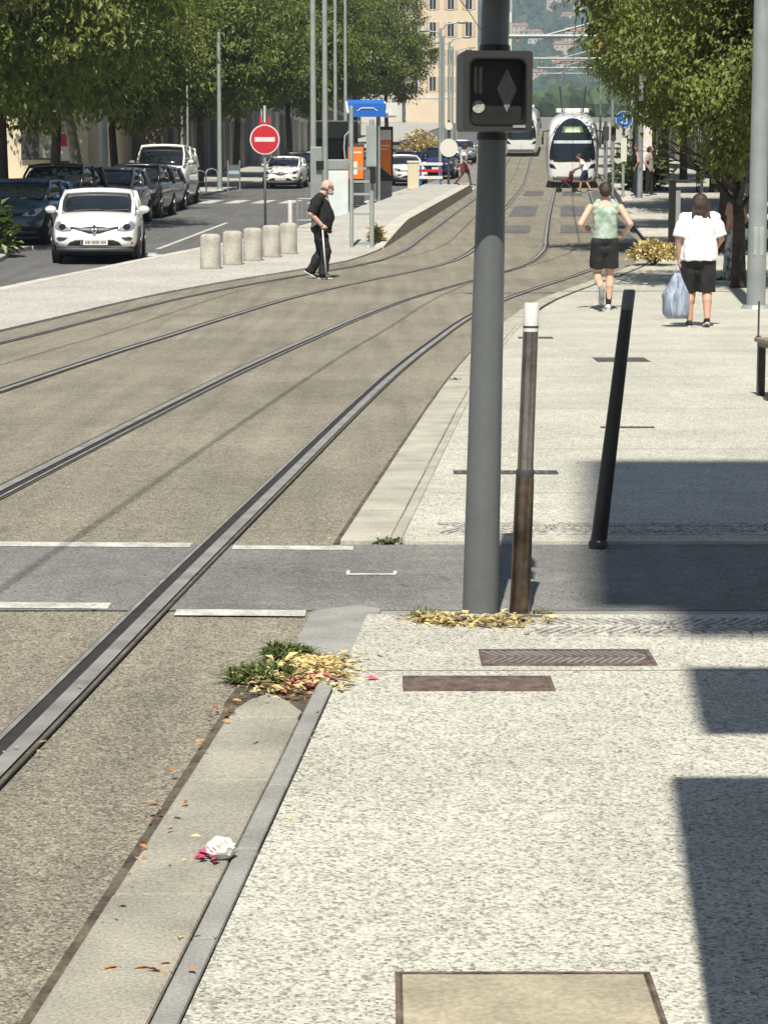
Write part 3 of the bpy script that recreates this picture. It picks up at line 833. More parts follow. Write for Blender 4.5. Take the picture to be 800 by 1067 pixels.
tree('big leafy tree overhanging the top left corner before the parked cars', -9.9, 48.6, 0, .86, 6.6, rz=1.0, near=True, group='trees along the left pavement')
lt = trunk_mesh(31,5.5,.26,-.16,6,3.0); lt.materials.append(M_bark2)
tree('leaning pale barked tree in front of the cream building', -11.05, 84, 0, .9, 7.2, rz=0, tm=lt, name='plane_tree')
right = [(5.76,37.2,.62,3.85,True),(7.1,47.5,.95,5.85,True),(8.9,59,1.0,6.6,True),(10.6,71,1.0,6.9,True),(12.2,85,.95,7.2,False),(13.0,100,.95,7.0,False),(14.3,117,.95,7.2,False),(16.2,135,1.0,7.2,False),(18.2,156,1.0,7.4,False),(20.8,180,1.0,7.4,False)]
for i,(x,y,s,zc,nr) in enumerate(right):
    lab = 'leafy tree beside the walking woman, nearest on the right' if i == 0 else 'leafy tree on the right pavement, %s of its row' % (ords[i] if i < 9 else 'last')
    tree(lab, x, y, i, s, zc, sq=(1,1,1.12), rz=lr.uniform(0,6), near=nr, group='trees along the right pavement')
# shrubs
def shrub(label, x, y, r, h, n, m, L=.2, name='shrub', dz=.03):
    root = empty(name, (x,y,tz(y)+dz), label=label, cat='shrub')
    rr = random.Random(int(x*100)+int(y)); b = MB()
    for k in range(n):
        u = Vector((rr.gauss(0,1),rr.gauss(0,1),abs(rr.gauss(0,1)))).normalized(); q = rr.random()**.5
        p = Vector((u.x*r*q,u.y*r*q,.1+u.z*h*q))
        d = (u*.6+Vector((rr.uniform(-1,1),rr.uniform(-1,1),rr.uniform(-.7,.7)))).normalized()
        s = L*rr.uniform(.7,1.3); leaf(b,p,d,Vector((0,0,1)),s,s*.6)
    me = b.mesh('foliage'); me.materials.append(m); link_mesh('foliage', me, None, root)
    st = MB()
    for k in range(5):
        a = k*1.25; st.tube([(0,0,-.02),(math.cos(a)*r*.4,math.sin(a)*r*.4,h*.5),(math.cos(a)*r*.6,math.sin(a)*r*.6,h*.8)],[.02,.014,.006],5)
    st.build('stem', M_bark, root)
    return root
M_leafb = mat('bright_leaf', (.10,.15,.03), .45, var=.3, scale=2, island=.4, trans=.25)
M_dry = mat('dry_leaf', (.60,.49,.24), .7, var=.3, scale=3, island=.45, trans=.25)
M_dryp = mat('dry_plant', (.56,.45,.2), .7, var=.25, scale=3, island=.4, trans=.25)
shrub('broad leaved bush at the left edge in front of the teal car', -8.05, 47.4, .5, .95, 300, M_leafb, .24)
shrub('heap of yellow dry foliage on the pavement left of the woman', 5.1, 43.4, .5, .36, 700, M_dryp, .10, name='dry_bush')
shrub('small yellow dry tuft at the foot of the ladder sign', -.16, 51.3, .16, .3, 160, M_dryp, .15, name='dry_bush')
shrub('yellowish shrubs beyond the platform near the far road', 2.6, 165, 1.6, 1.7, 700, M_dryp, .3)
shrub('dark green shrub beside the approaching tram', 11.0, 99, 1.3, 2.4, 500, M_leafb, .42)
shrub('yellow green shrub at the right platform edge', 9.9, 88, .8, 1.3, 300, M_leafb, .36)
# ---------------------------------------------------------------- vehicles
def paint(name, c, rough=.28): return mat(name, c, rough, var=.04, coat=.8)
P_white = paint('car_white', (.80,.80,.79)); P_teal = paint('car_teal', (.015,.055,.105)); P_black = paint('car_black', (.012,.013,.016))
P_silver = mat('car_silver', (.42,.43,.44), .3, metal=.6, var=.04, coat=.8); P_blue = paint('car_blue', (.015,.022,.08)); P_grey = paint('car_grey', (.09,.095,.105))
M_lamp = mat('lamp_glass', (.42,.45,.50), .1, metal=.5, var=.25, scale=14, coat=1)
M_plate = mat('number_plate', (.75,.74,.68), .5, var=.04)
M_yellow = mat('plate_yellow', (.65,.5,.08), .5, var=.05)
M_seat = mat('car_interior', (.03,.03,.035), .9, var=.3)

def loft(b, rings, closed=True, caps=True):
    n = len(rings[0]); vs = [v for r in rings for v in r]; fs = []
    for k in range(len(rings)-1):
        for i in range(n if closed else n-1):
            fs.append((k*n+i, k*n+(i+1)%n, (k+1)*n+(i+1)%n, (k+1)*n+i))
    if caps: fs += [tuple(range(n-1,-1,-1)), tuple(range((len(rings)-1)*n, len(rings)*n))]
    b.add(vs, fs)
def subdiv(o, lv=2):
    s = o.modifiers.new('s','SUBSURF'); s.levels = lv; s.render_levels = lv
    applied(o)
    o.data.polygons.foreach_set('use_smooth',[True]*len(o.data.polygons))
    return o
def bvh_of(o):
    me = o.data
    return BVHTree.FromPolygons([v.co.copy() for v in me.vertices],[tuple(p.vertices) for p in me.polygons])
def patch(name, bvh, outline, m, parent, axis='y-', off=.008, rings=4, skirt=.03, center=None):
    """a plate of the given outline laid on the body surface; outline in (x,z) seen from the front/back or (y,z) from a side"""
    if center is None:
        center = (sum(p[0] for p in outline)/len(outline), sum(p[1] for p in outline)/len(outline))
    dirs = {'y-':Vector((0,1,0)),'y+':Vector((0,-1,0)),'x+':Vector((-1,0,0)),'x-':Vector((1,0,0))}
    d = dirs[axis]
    last = [None]
    def proj(a, z):
        o = Vector((a,-40,z)) if axis=='y-' else Vector((a,40,z)) if axis=='y+' else Vector((40,a,z)) if axis=='x+' else Vector((-40,a,z))
        hit = bvh.ray_cast(o, d)
        if hit[0] is None: return last[0].copy() if last[0] else Vector((a,0,z))
        last[0] = hit[0]-d*off
        return hit[0]-d*off
    n = len(outline); vs = [proj(*center)]; fs = []
    for k in range(1, rings+1):
        t = k/rings
        for p in outline: vs.append(proj(lerp(center[0],p[0],t), lerp(center[1],p[1],t)))
    for i in range(n): fs.append((0,1+i,1+(i+1)%n))
    for k in range(rings-1):
        for i in range(n): fs.append((1+k*n+i,1+(k+1)*n+i,1+(k+1)*n+(i+1)%n,1+k*n+(i+1)%n))
    base = len(vs)
    for i in range(n): vs.append(vs[1+(rings-1)*n+i]+d*(off+skirt))
    for i in range(n): fs.append((1+(rings-1)*n+i,base+i,base+(i+1)%n,1+(rings-1)*n+(i+1)%n))
    b = MB(); b.add(vs, fs)
    o = b.build(name, m, parent, smooth=True)
    bm = bmesh.new(); bm.from_mesh(o.data); bmesh.ops.recalc_face_normals(bm, faces=bm.faces); bm.to_mesh(o.data); bm.free()
    return o
def smooth_outline(pts, sub=4):
    n = len(pts); out = []
    for i in range(n):
        p0,p1,p2,p3 = pts[i-1],pts[i],pts[(i+1)%n],pts[(i+2)%n]
        for k in range(sub):
            t = k/sub
            out.append(tuple(.5*((2*p1[j])+(-p0[j]+p2[j])*t+(2*p0[j]-5*p1[j]+4*p2[j]-p3[j])*t*t+(-p0[j]+3*p1[j]-3*p2[j]+p3[j])*t**3) for j in (0,1)))
    return out
def dens(pts, k=4):
    out = []
    for i in range(len(pts)):
        a = pts[i]; b = pts[(i+1)%len(pts)]
        for j in range(k): out.append((lerp(a[0],b[0],j/k),lerp(a[1],b[1],j/k)))
    return out
def mir(pts): return [(-p[0],p[1]) for p in pts][::-1]

WHEEL = {}
def wheel(parent, x, y, r, w=.2):
    if r not in WHEEL:
        t = MB(); Mx = Matrix.Rotation(math.pi/2,4,'Y')
        t.lathe([(r*.62,-w/2),(r*.93,-w/2),(r,-w*.36),(r,w*.36),(r*.93,w/2),(r*.62,w/2)],24,Mx)
        a = t.mesh('tyre'); a.materials.append(M_rubber)
        rm = MB()
        rm.lathe([(r*.64,-w*.45),(r*.64,w*.45)],24,Mx)
        for s in (-1,1):
            for k in range(5):
                ang = k*2*math.pi/5
                rm.box((s*(w*.5), math.cos(ang)*r*.33, math.sin(ang)*r*.33),(.03,.07,r*.62),Matrix.Rotation(ang-math.pi/2,3,'X'))
        b = rm.mesh('rim'); b.materials.append(mat('wheel_rim',(.35,.35,.36),.35,metal=.7,var=.1))
        WHEEL[r] = (a,b)
    a,b = WHEEL[r]
    o = link_mesh('wheel', a, None, parent, smooth=True); o.location = (x,y,r)
    link_mesh('rim', b, None, o)

def car(name, label, loc, rz, L=4.06, W=1.73, H=1.45, P=P_white, style='hatch', detail=True, cat='car', group=None):
    """front towards -y, origin on the ground under the middle"""
    root = empty(name, loc, rz, label=label, cat=cat, group=group)
    w = W/2; f = -L/2; k = H/1.45
    belt = .90*k
    S = {'hatch':[(f,.80,.28,.52,.60),(f+.10,.90,.22,.60,.70),(f+.42,.97,.19,.74,.84),(f+1.0,1.0,.18,.86,.965),(f+1.35,1.0,.18,.90,1.0),(f+L*.5,1.0,.18,.92,.99),(L/2-.9,1.0,.18,.95,1.02),(L/2-.35,.97,.20,.98,1.05),(L/2-.06,.90,.26,.94,1.0),(L/2,.82,.34,.80,.90)]}
    S = S['hatch']
    def ring(y,ws,zb,zs,zt):
        zb*=k; zs*=k; zt*=k; a=w*ws
        h = [(0,zb),(a*.80,zb),(a*.97,zb+.10),(a,lerp(zb,zs,.55)),(a*.965,zs),(a*.80,lerp(zs,zt,.75)),(0,zt+.015)]
        return [Vector((x,y,z)) for x,z in h]+[Vector((-x,y,z)) for x,z in h[-2:0:-1]]
    b = MB(); loft(b,[ring(*s) for s in S])
    body = subdiv(b.build('body', P, root), 2)
    bv = bvh_of(body)
    # cabin: glass with painted roof and pillars
    if style == 'van': ws0, ws1, rb0, rb1 = f+.75, f+1.5, L/2-.12, L/2-.02
    elif style == 'suv': ws0, ws1, rb0, rb1 = f+1.15, f+1.85, L/2-.35, L/2-.12
    else: ws0, ws1, rb0, rb1 = f+.98, f+1.78, L/2-.62, L/2-.22
    zt = H-.05
    zb = .93*k
    def cr(y, wb, wt, z0, z1):
        h = [(0,z0),(wb,z0),(lerp(wb,wt,.5),lerp(z0,z1,.52)),(wt,lerp(z0,z1,.93)),(wt*.8,z1),(0,z1+.02)]
        return [Vector((x,y,z)) for x,z in h]+[Vector((-x,y,z)) for x,z in h[-2:0:-1]]
    g = MB()
    loft(g,[cr(ws0+.02,w*.80,w*.79,zb,zb+.03),cr(lerp(ws0,ws1,.5),w*.88,w*.80,zb,lerp(zb,zt,.55)),cr(ws1,w*.90,w*.74,zb,zt-.015),cr((ws1+rb0)/2,w*.92,w*.76,zb,zt),cr(rb0,w*.90,w*.73,zb,zt-.04),cr(rb1,w*.86,w*.80,zb,lerp(zb,zt,.3))])
    glass = g.build('windows', M_glass, root, smooth=False)
    glass = subdiv(glass,1)
    rf = MB()
    def rr(y,wt,z):
        return [Vector((x*wt,y,z+dz)) for x,dz in ((-1,-.05),(-.97,.0),(-.5,.034),(0,.042),(.5,.034),(.97,.0),(1,-.05),(.9,-.07),(0,-.03),(-.9,-.07))]
    loft(rf,[rr(ws1-.10,w*.755,zt-.045),rr(ws1+.05,w*.775,zt-.01),rr((ws1+rb0)/2,w*.785,zt+.005),rr(rb0,w*.765,zt-.025),rr(rb0+.12,w*.75,zt-.075)])
    roof = rf.build('roof', P, root, smooth=True)
    for s in (-1,1):
        for pp, pr in (([(s*w*.84,ws0-.03,zb-.02),(s*w*.825,lerp(ws0,ws1,.5),lerp(zb,zt,.5)),(s*w*.75,ws1,zt-.03)],[.045,.036,.036]),
                       ([(s*w*.90,(ws1+rb0)/2-.1,zb-.02),(s*w*.78,(ws1+rb0)/2,zt-.03)],[.04,.035]),
                       ([(s*w*.885,rb1-.02,zb-.02),(s*w*.76,rb0+.02,zt-.05)],[.09,.07])):
            pl = MB(); pl.tube(pp,pr,6); pl.build('pillar', P, root, smooth=True)
    r = .31 if style == 'hatch' else .34
    for y in (f+.82, L/2-.72):
        for s in (-1,1):
            MB().cyl((s*(w-.17),y,r+.005),(s*(w-.002),y,r+.005),r+.055,n=24).build('wheel_arch', M_rubber, root)
            wheel(root, s*(w-.10), y, r)
    MB().b2(-w*.86,w*.86,f+.25,L/2-.25,.13,.24).build('underside', M_rubber, root)
    for s in (-1,1):
        mb = MB(); mb.ball((s*(w+.06),ws0+.32,zb+.07*k),(.115,.07,.075),12,8); mb.cyl((s*w*.86,ws0+.34,zb+.02),(s*(w+.02),ws0+.33,zb+.05),.025,n=6)
        mb.build('mirror', P, root, smooth=True)
    if style == 'hatch' and detail:
        hl = smooth_outline([(.50*w,.605*k),(.62*w,.585*k),(.80*w,.59*k),(.90*w,.66*k),(.885*w,.745*k),(.80*w,.775*k),(.72*w,.71*k),(.58*w,.655*k)])
        for q in (hl, mir(hl)):
            hh = patch('headlight', bv, q, M_lamp, root, off=.012)
            c = (sum(p[0] for p in q)/len(q), sum(p[1] for p in q)/len(q))
            patch('lamp_lens', bv, [(c[0]+.075*math.cos(a*.5236),c[1]+.06*math.sin(a*.5236)) for a in range(12)], M_glass, hh, off=.02, rings=2)
        patch('grille', bv, dens([(-.54*w,.635*k),(-.30*w,.595*k),(-.11*w,.545*k),(.11*w,.545*k),(.30*w,.595*k),(.54*w,.635*k),(.54*w,.668*k),(.30*w,.650*k),(.10*w,.672*k),(-.10*w,.672*k),(-.30*w,.650*k),(-.54*w,.668*k)],3), M_black, root, off=.014, center=(0,.615*k))
        bd = patch('badge', bv, dens([(-.075,.615*k),(0,.51*k),(.075,.615*k),(0,.72*k)],3), M_chrome, root, off=.03, rings=2)
        patch('badge_centre', bv, dens([(-.032,.615*k),(0,.56*k),(.032,.615*k),(0,.67*k)],3), M_black, bd, off=.036, rings=2)
        patch('air_intake', bv, dens([(-.62*w,.30*k),(-.55*w,.37*k),(-.42*w,.415*k),(.42*w,.415*k),(.55*w,.37*k),(.62*w,.30*k)],4), M_black, root, off=.012, center=(0,.35*k))
        for s in (-1,1):
            q = [(.60*w,.46*k),(.80*w,.475*k),(.86*w,.445*k),(.80*w,.40*k),(.70*w,.405*k)]
            patch('fog_lamp', bv, dens(q if s > 0 else mir(q),3), M_dark, root, off=.012)
            q = [(.82*w,.32*k),(.87*w,.33*k),(.87*w,.37*k),(.82*w,.36*k)]
            patch('reflector', bv, dens(q if s > 0 else mir(q),2), M_red, root, off=.012)
        np_ = MB(); np_.b2(-.26,.26,f-.045,f-.01,.315*k,.425*k); npo = np_.build('number_plate', M_plate, root)
        MB().b2(-.255,-.215,f-.048,f-.043,.32*k,.42*k).build('plate_band', P_blue, npo)
        ch = MB(); x = -.17
        for q in range(7):
            if q in (2,5): x += .018
            ch.b2(x,x+.012,f-.048,f-.043,.335*k,.405*k); ch.b2(x+.03,x+.04,f-.048,f-.043,.335*k,.405*k); ch.b2(x,x+.04,f-.0485,f-.044,.365*k,.376*k); x += .053
        ch.build('plate_characters', M_black, npo)
        lip = MB(); lip.tube([(-w*.84,f+.18,.235*k),(-w*.6,f+.03,.225*k),(0,f-.02,.22*k),(w*.6,f+.03,.225*k),(w*.84,f+.18,.235*k)],.045,8); lip.build('bumper_lip', M_dark, root, smooth=True)
        for s in (-.45,.15):
            wp = MB(); wp.tube([(s,ws0+.02,zb+.045),(s+.48,ws0+.10,zb+.07)],.010,5); wp.build('wiper', M_black, root)
    else:
        for s in (-1,1):
            q = [(.58*w,.60*k),(.88*w,.62*k),(.90*w,.74*k),(.60*w,.70*k)]
            patch('headlight', bv, dens(q if s > 0 else mir(q),3), M_lamp, root, off=.012)
        patch('grille', bv, dens([(-.5*w,.42*k),(.5*w,.42*k),(.52*w,.62*k),(-.52*w,.62*k)],4), M_black, root, off=.012)
        MB().b2(-.26,.26,f-.05,f-.01,.34*k,.45*k).build('number_plate', M_plate, root)
    for s in (-1,1):
        q = [(.72*w,.70*k),(.9*w,.70*k),(.9*w,.92*k),(.76*w,.92*k)]
        patch('tail_light', bv, dens(q if s > 0 else mir(q),3), M_red, root, axis='y+', off=.012)
        patch('door_line', bv, dens([(f+1.42,.36*k),(f+1.425,.36*k),(f+1.425,.86*k),(f+1.42,.86*k)],2), M_black, root, axis='x+' if s > 0 else 'x-', off=.003, rings=2)
        patch('door_handle', bv, dens([(f+2.2,.78*k),(f+2.4,.785*k),(f+2.4,.81*k),(f+2.2,.805*k)],2), M_dark, root, axis='x+' if s > 0 else 'x-', off=.02, rings=2)
    return root
def at_ground(x,y,dz=-.05): return (x,y,tz(y)+dz)
car('hatchback_car', 'white hatchback driving towards the viewer on the left road', at_ground(-5.78,46.7), .07, P=P_white)
car('hatchback_car', 'white hatchback far up the road behind the no entry sign', at_ground(-4.5,105.5), -.08, P=P_white)
car('hatchback_car', 'dark teal hatchback parked first behind the leafy bush', at_ground(-8.45,54.2), -.10, P=P_teal, detail=True, L=4.1, W=1.76, H=1.5)
car('suv', 'black off-roader parked behind the teal hatchback', at_ground(-8.5,60.4), -.07, P=P_black, style='suv', L=4.5, W=1.85, H=1.78)
car('hatchback_car', 'silver hatchback parked between the two black cars', at_ground(-7.75,65.8), -.06, P=P_silver, L=4.1, W=1.72, H=1.62)
car('suv', 'black car parked just behind the silver hatchback', at_ground(-7.55,71.0), -.05, P=P_black, style='suv', L=4.3, W=1.78, H=1.65)
car('estate_car', 'dark grey car parked in front of the white van', at_ground(-7.65,76.0), -.05, P=P_grey, L=4.4, W=1.8, H=1.5)
car('delivery_van', 'white van parked at the end of the row of cars', at_ground(-7.85,83.2), -.02, P=P_white, style='van', L=5.2, W=1.95, H=2.15, cat='van')
car('hatchback_car', 'dark blue car beyond the orange machine, left of the pair', at_ground(1.35,119), -.2, P=P_blue, L=4.2)
car('suv', 'dark blue car beyond the orange machine, right of the pair', at_ground(2.95,121), -.1, P=P_blue, style='suv', L=4.4, H=1.62)
car('hatchback_car', 'white car partly hidden behind the cream post', at_ground(.85,110), .25, P=P_white, L=4.0)
car('hatchback_car', 'silver car far up the road beside the tram signal', at_ground(5.1,150), .0, P=P_silver)
car('hatchback_car', 'dark car in the tree shade behind the far white hatchback', at_ground(-4.4,116), .06, P=P_black)

# ---------------------------------------------------------------- trams
M_tramw = paint('tram_white', (.74,.75,.75), .3); M_tramg = mat('tram_grey', (.16,.17,.18), .4, var=.1)
M_dest = mat('destination_display', (.10,.16,.06), .4, var=.5, scale=9)
def tram(label, x, y, rz):
    root = empty('tram', (x,y,tz(y)+.0), rz, label=label, cat='tram')
    Lt = 30; w = 1.2; H = 3.35
    # pitch the whole vehicle with the slope
    sl = math.atan((tz(y+Lt)-tz(y))/Lt); root.rotation_euler = (sl,0,rz)
    def ring(yy, s, z0, z1, t=0):
        n = []; a = w*s
        prof = [(0,z0),(a*.86,z0),(a*.97,z0+.12),(a,lerp(z0,z1,.3)),(a*.995,lerp(z0,z1,.6)),(a*.93,lerp(z0,z1,.86)),(a*.66,lerp(z0,z1,.97)),(0,z1)]
        return [Vector((q,yy,z)) for q,z in prof]+[Vector((-q,yy,z)) for q,z in prof[-2:0:-1]]
    b = MB()
    loft(b,[ring(0.0,.62,.42,1.15),ring(.10,.80,.26,1.9),ring(.35,.92,.22,2.6),ring(.8,.985,.22,3.05),ring(1.5,1,.22,3.28),ring(3,1,.22,H),ring(Lt*.5,1,.22,H),ring(Lt-2,1,.22,H),ring(Lt,.92,.4,3.0)])
    body = subdiv(b.build('body', M_tramw, root), 2); bv = bvh_of(body)
    arch = [(.86*w*math.cos(a), 1.32+1.78*math.sin(a)) for a in [i*math.pi/16 for i in range(17)]]
    arch = [(-.0,1.22)]+[(.45*w,1.20),(.8*w,1.24)]+arch[0:]+[(-.8*w,1.24),(-.45*w,1.20)]
    frm = [(x_*1.10, (z_-1.9)*1.08+1.9) for x_,z_ in arch]
    patch('windscreen_frame', bv, dens(frm,2), M_tramg, root, off=.012, rings=6, center=(0,1.9))
    ws_ = patch('windscreen', bv, dens(arch,2), M_glass, root, off=.03, rings=8, center=(0,1.9))
    patch('destination_display', bv, dens([(-.5,2.42),(.5,2.42),(.42,2.72),(-.42,2.72)],4), M_dest, ws_, off=.05, rings=3)
    patch('dashboard', bv, dens([(-.85,1.96),(.85,1.96),(.85,2.10),(-.85,2.10)],5), mat('tram_sunblind',(.42,.5,.52),.6), ws_, off=.045, rings=3)
    for s in (-1,1):
        q = [(.60*w,.86),(.84*w,.90),(.86*w,1.08),(.70*w,1.04)]
        patch('headlight', bv, dens(q if s > 0 else mir(q),3), M_black, root, off=.02)
        patch('side_window', bv, dens([(1.6,1.35),(9,1.35),(9,2.5),(1.6,2.5)],10), M_glass, root, axis='x+' if s > 0 else 'x-', off=.01, rings=4)
        patch('side_window', bv, dens([(10,1.35),(19,1.35),(19,2.5),(10,2.5)],10), M_glass, root, axis='x+' if s > 0 else 'x-', off=.01, rings=4)
        mr = MB(); mr.tube([(s*1.05,.35,2.55),(s*1.32,.15,2.5),(s*1.34,.12,2.25)],.03,6); mr.box((s*1.34,.1,2.1),(.09,.12,.34)); mr.build('mirror', M_black, root)
    MB().b2(-w*.8,w*.8,.32,Lt-.5,.02,.24).build('skirt', M_black, root)
    patch('bumper', bv, dens([(-.7*w,.34),(.7*w,.34),(.74*w,.52),(-.74*w,.52)],5), M_tramg, root, off=.02, rings=3)
    MB().b2(-.8,.8,9,14,H-.05,H+.16).build('roof_box', M_tramw, root, bevel=.05)
    pg = MB(); zc = 5.75
    for s in (-1,1):
        pg.tube([(s*.5,8.2,H),(s*.62,7.2,H+1.2),(s*.35,8.1,zc-.05)],.035,6)
    pg.tube([(-.75,8.1,zc-.15),(-.5,8.1,zc),(.5,8.1,zc),(.75,8.1,zc-.15)],.04,6)
    pg.build('pantograph', M_dark, root)
    return root
tram('white tram with arched windscreen coming downhill on the nearer track', nearC(103.5), 103.5, -math.atan(.08))
tram('second white tram further uphill, partly hidden by the signal box', farC(161), 161, -math.atan(.075))
# ---------------------------------------------------------------- people (facing +y, x to their right, built in metres)
M_skin = mat('skin', (.50,.29,.20), .55, var=.08, scale=6)
M_skin2 = mat('skin_pale', (.60,.38,.28), .55, var=.1, scale=6)
M_skind = mat('skin_dark', (.10,.055,.035), .55, var=.1, scale=6)
M_hairb = mat('hair_dark_brown', (.035,.02,.013), .5, var=.4, scale=20, fine=.4, fscale=120, bump=.6, bscale=150)
M_hairg = mat('hair_grey', (.33,.31,.29), .7, var=.3, scale=30, bump=.5, bscale=150)
M_tshirtw = mat('white_cotton', (.78,.79,.81), .9, var=.04, bump=.25, bscale=22)
M_tshirtb = mat('black_cotton', (.010,.010,.012), .9, var=.3, scale=6, bump=.35, bscale=18)
M_shortsb = mat('black_shorts_cloth', (.014,.013,.014), .8, var=.35, scale=8, bump=.4, bscale=25)
M_sage = mat('sage_print_cloth', (.22,.33,.26), .9, var=.2, scale=9, c2=(.50,.58,.50), fine=.15, fscale=40, bump=.3, bscale=30)
M_trous = mat('black_trousers', (.012,.012,.015), .8, var=.4, scale=5, bump=.5, bscale=14)
M_shoe = mat('shoe_black', (.012,.012,.012), .5, var=.2)
M_sole = mat('shoe_white', (.68,.68,.66), .6, var=.06)
M_sock = mat('sock_black', (.014,.012,.014), .9, var=.2)
M_pink = mat('pink_cloth', (.62,.26,.22), .9, var=.1)
M_camo = mat('patterned_cloth', (.02,.02,.02), .9, c2=(.62,.60,.56), scale=14, fine=.2)
M_maroon = mat('maroon_cloth', (.14,.018,.025), .9, var=.2)
M_navy = mat('navy_cloth', (.02,.024,.06), .9, var=.2)

def capsule(b, p0, p1, r0, r1, n=12):
    p0 = Vector(p0); p1 = Vector(p1); q = (p1-p0).to_track_quat('Z','Y'); L = (p1-p0).length
    prof = []
    for i in range(4): a = -math.pi/2+i*math.pi/8; prof.append((r0*math.cos(a)+1e-4, r0*math.sin(a)))
    for i in range(5): a = i*math.pi/8; prof.append((r1*math.cos(a)+1e-4, L+r1*math.sin(a)))
    b.lathe(prof, n, Matrix.Translation(p0) @ q.to_matrix().to_4x4())
def chain(b, pts, rs):
    for i in range(len(pts)-1): capsule(b, pts[i], pts[i+1], rs[i], rs[i+1])
def hand(b, wrist, tip, palm_n, grip=0.0, s=1.0):
    """palm with four fingers and a thumb; tip = point the fingers head for, palm_n = direction the palm looks"""
    w = Vector(wrist); d = (Vector(tip)-w).normalized(); n = Vector(palm_n); n = (n-d*n.dot(d)).normalized(); x = d.cross(n)
    pc = w+d*.055*s
    b.ball(pc,(.042*s,.018*s,.052*s),10,8,Matrix((x,n,d)).transposed())
    for i,(o,l) in enumerate(((-.030,.070),(-.010,.080),(.011,.076),(.030,.060))):
        k0 = w+d*.095*s+x*o*s; 
        a1 = .35+grip; d1 = d*math.cos(a1)+n*math.sin(a1); a2 = a1+.35+grip; d2 = d*math.cos(a2)+n*math.sin(a2)
        k1 = k0+d1*l*.55*s; k2 = k1+d2*l*.5*s
        chain(b,[w+d*.05*s+x*o*s,k0,k1,k2],[.011*s,.0105*s,.0095*s,.008*s])
    t0 = w+d*.03*s-x*.030*s; t1 = t0+(d*.6-x*.6+n*.5).normalized()*.04*s; t2 = t1+(d*.9-x*.1+n*.6).normalized()*.034*s
    chain(b,[t0,t1,t2],[.014*s,.012*s,.009*s])
def tubes(b, pts, rs, n=16):
    """like chain, with a flat open-looking end"""
    for i in range(len(pts)-2): capsule(b, pts[i], pts[i+1], rs[i], rs[i+1])
    b.cyl(pts[-2], pts[-1], rs[-2], rs[-1], n)
    b.ball(pts[-2], rs[-2], 12, 8)
def torso(b, secs, n=28, rip=0):
    """loft of ellipses (z, half width, half depth, y offset) with a flat hem"""
    rings = []
    for k,(z,rx,ry,yo) in enumerate(secs):
        t = 1-k/(len(secs)-1)
        rings.append([Vector((rx*math.cos(a)*(1+rip*t*math.sin(6*a+z*3)),yo+ry*math.sin(a)*(1+rip*t*math.sin(7*a+1)),z)) for a in [2*math.pi*i/n for i in range(n)]])
    loft(b, rings)
def fused(b, name, m, parent, vox=.009, it=4, f=.5, wr=0):
    o = b.build(name, m, parent)
    md = o.modifiers.new('r','REMESH'); md.mode = 'VOXEL'; md.voxel_size = vox; md.use_smooth_shade = True
    sm = o.modifiers.new('s','SMOOTH'); sm.factor = f; sm.iterations = it
    applied(o)
    o.data.polygons.foreach_set('use_smooth',[True]*len(o.data.polygons))
    if wr:
        me = o.data
        cn = [(v.co.copy(), v.normal.copy()) for v in me.vertices]; flat = []
        for q, nn in cn: flat += list(q + nn*wr*(noise.noise(Vector((q.x*11,q.y*11,q.z*6)))+.6*noise.noise(Vector((q.x*22+q.z*9,q.y*20,q.z*12)))))
        me.vertices.foreach_set('co', flat); me.update()
    if not o.data.materials: o.data.materials.append(m)
    return o
def head(b, c, yaw=0, pitch=0, r=.1):
    """skull, jaw, nose, ears, lips, brow at c (middle of the head)"""
    M = Matrix.Rotation(yaw,3,'Z') @ Matrix.Rotation(pitch,3,'X'); c = Vector(c)
    q = r/.1
    def P(x,y,z): return c + M @ (Vector((x,y,z))*q)
    b.ball(P(0,-.01,.025),(.078*q,.098*q,.095*q),14,10,M)
    b.ball(P(0,.022,-.05),(.058*q,.068*q,.068*q),12,8,M)
    capsule(b,P(0,.086,.012),P(0,.108,-.022),.011*q,.016*q,8)
    b.ball(P(0,.085,-.058),(.026*q,.014*q,.012*q),8,6,M)
    b.ball(P(0,.07,-.095),(.028*q,.022*q,.02*q),8,6,M)
    b.ball(P(0,.075,.03),(.055*q,.022*q,.014*q),8,6,M)
    for s in (-1,1):
        b.ball(P(s*.080,-.008,-.01),(.012*q,.024*q,.034*q),8,6,M)
        b.ball(P(s*.032,.078,.008),(.014*q,.012*q,.009*q),8,6,M)
    return P
def shoe(parent, heel, toe, up, m=M_shoe, ms=M_sole, s=1.0):
    h = Vector(heel); t = Vector(toe); d = (t-h).normalized(); u = Vector(up); u = (u-d*u.dot(d)).normalized(); x = d.cross(u)
    M = Matrix((x,d,u)).transposed(); L = (t-h).length
    b = MB(); b.ball(h+d*L*.24+u*.045*s,(.042*s,.085*s,.052*s),12,8,M); b.ball(h+d*L*.66+u*.036*s,(.047*s,.105*s,.036*s),12,8,M); b.ball(h+d*L*.42+u*.055*s,(.037*s,.09*s,.045*s),12,8,M)
    o = fused(b,'shoe',m,parent,.009,3)
    sb = MB(); out = []
    for i in range(16):
        a = 2*math.pi*i/16; yy = math.cos(a); xx = math.sin(a)
        out.append((xx*(.046 if yy > 0 else .038)*s, L*.47+yy*L*.53))
    sb.prism(out,.022*s, Matrix.Translation(h) @ M.to_4x4())
    so = sb.build('sole', ms, o)
    return o

def standing_parts(): pass
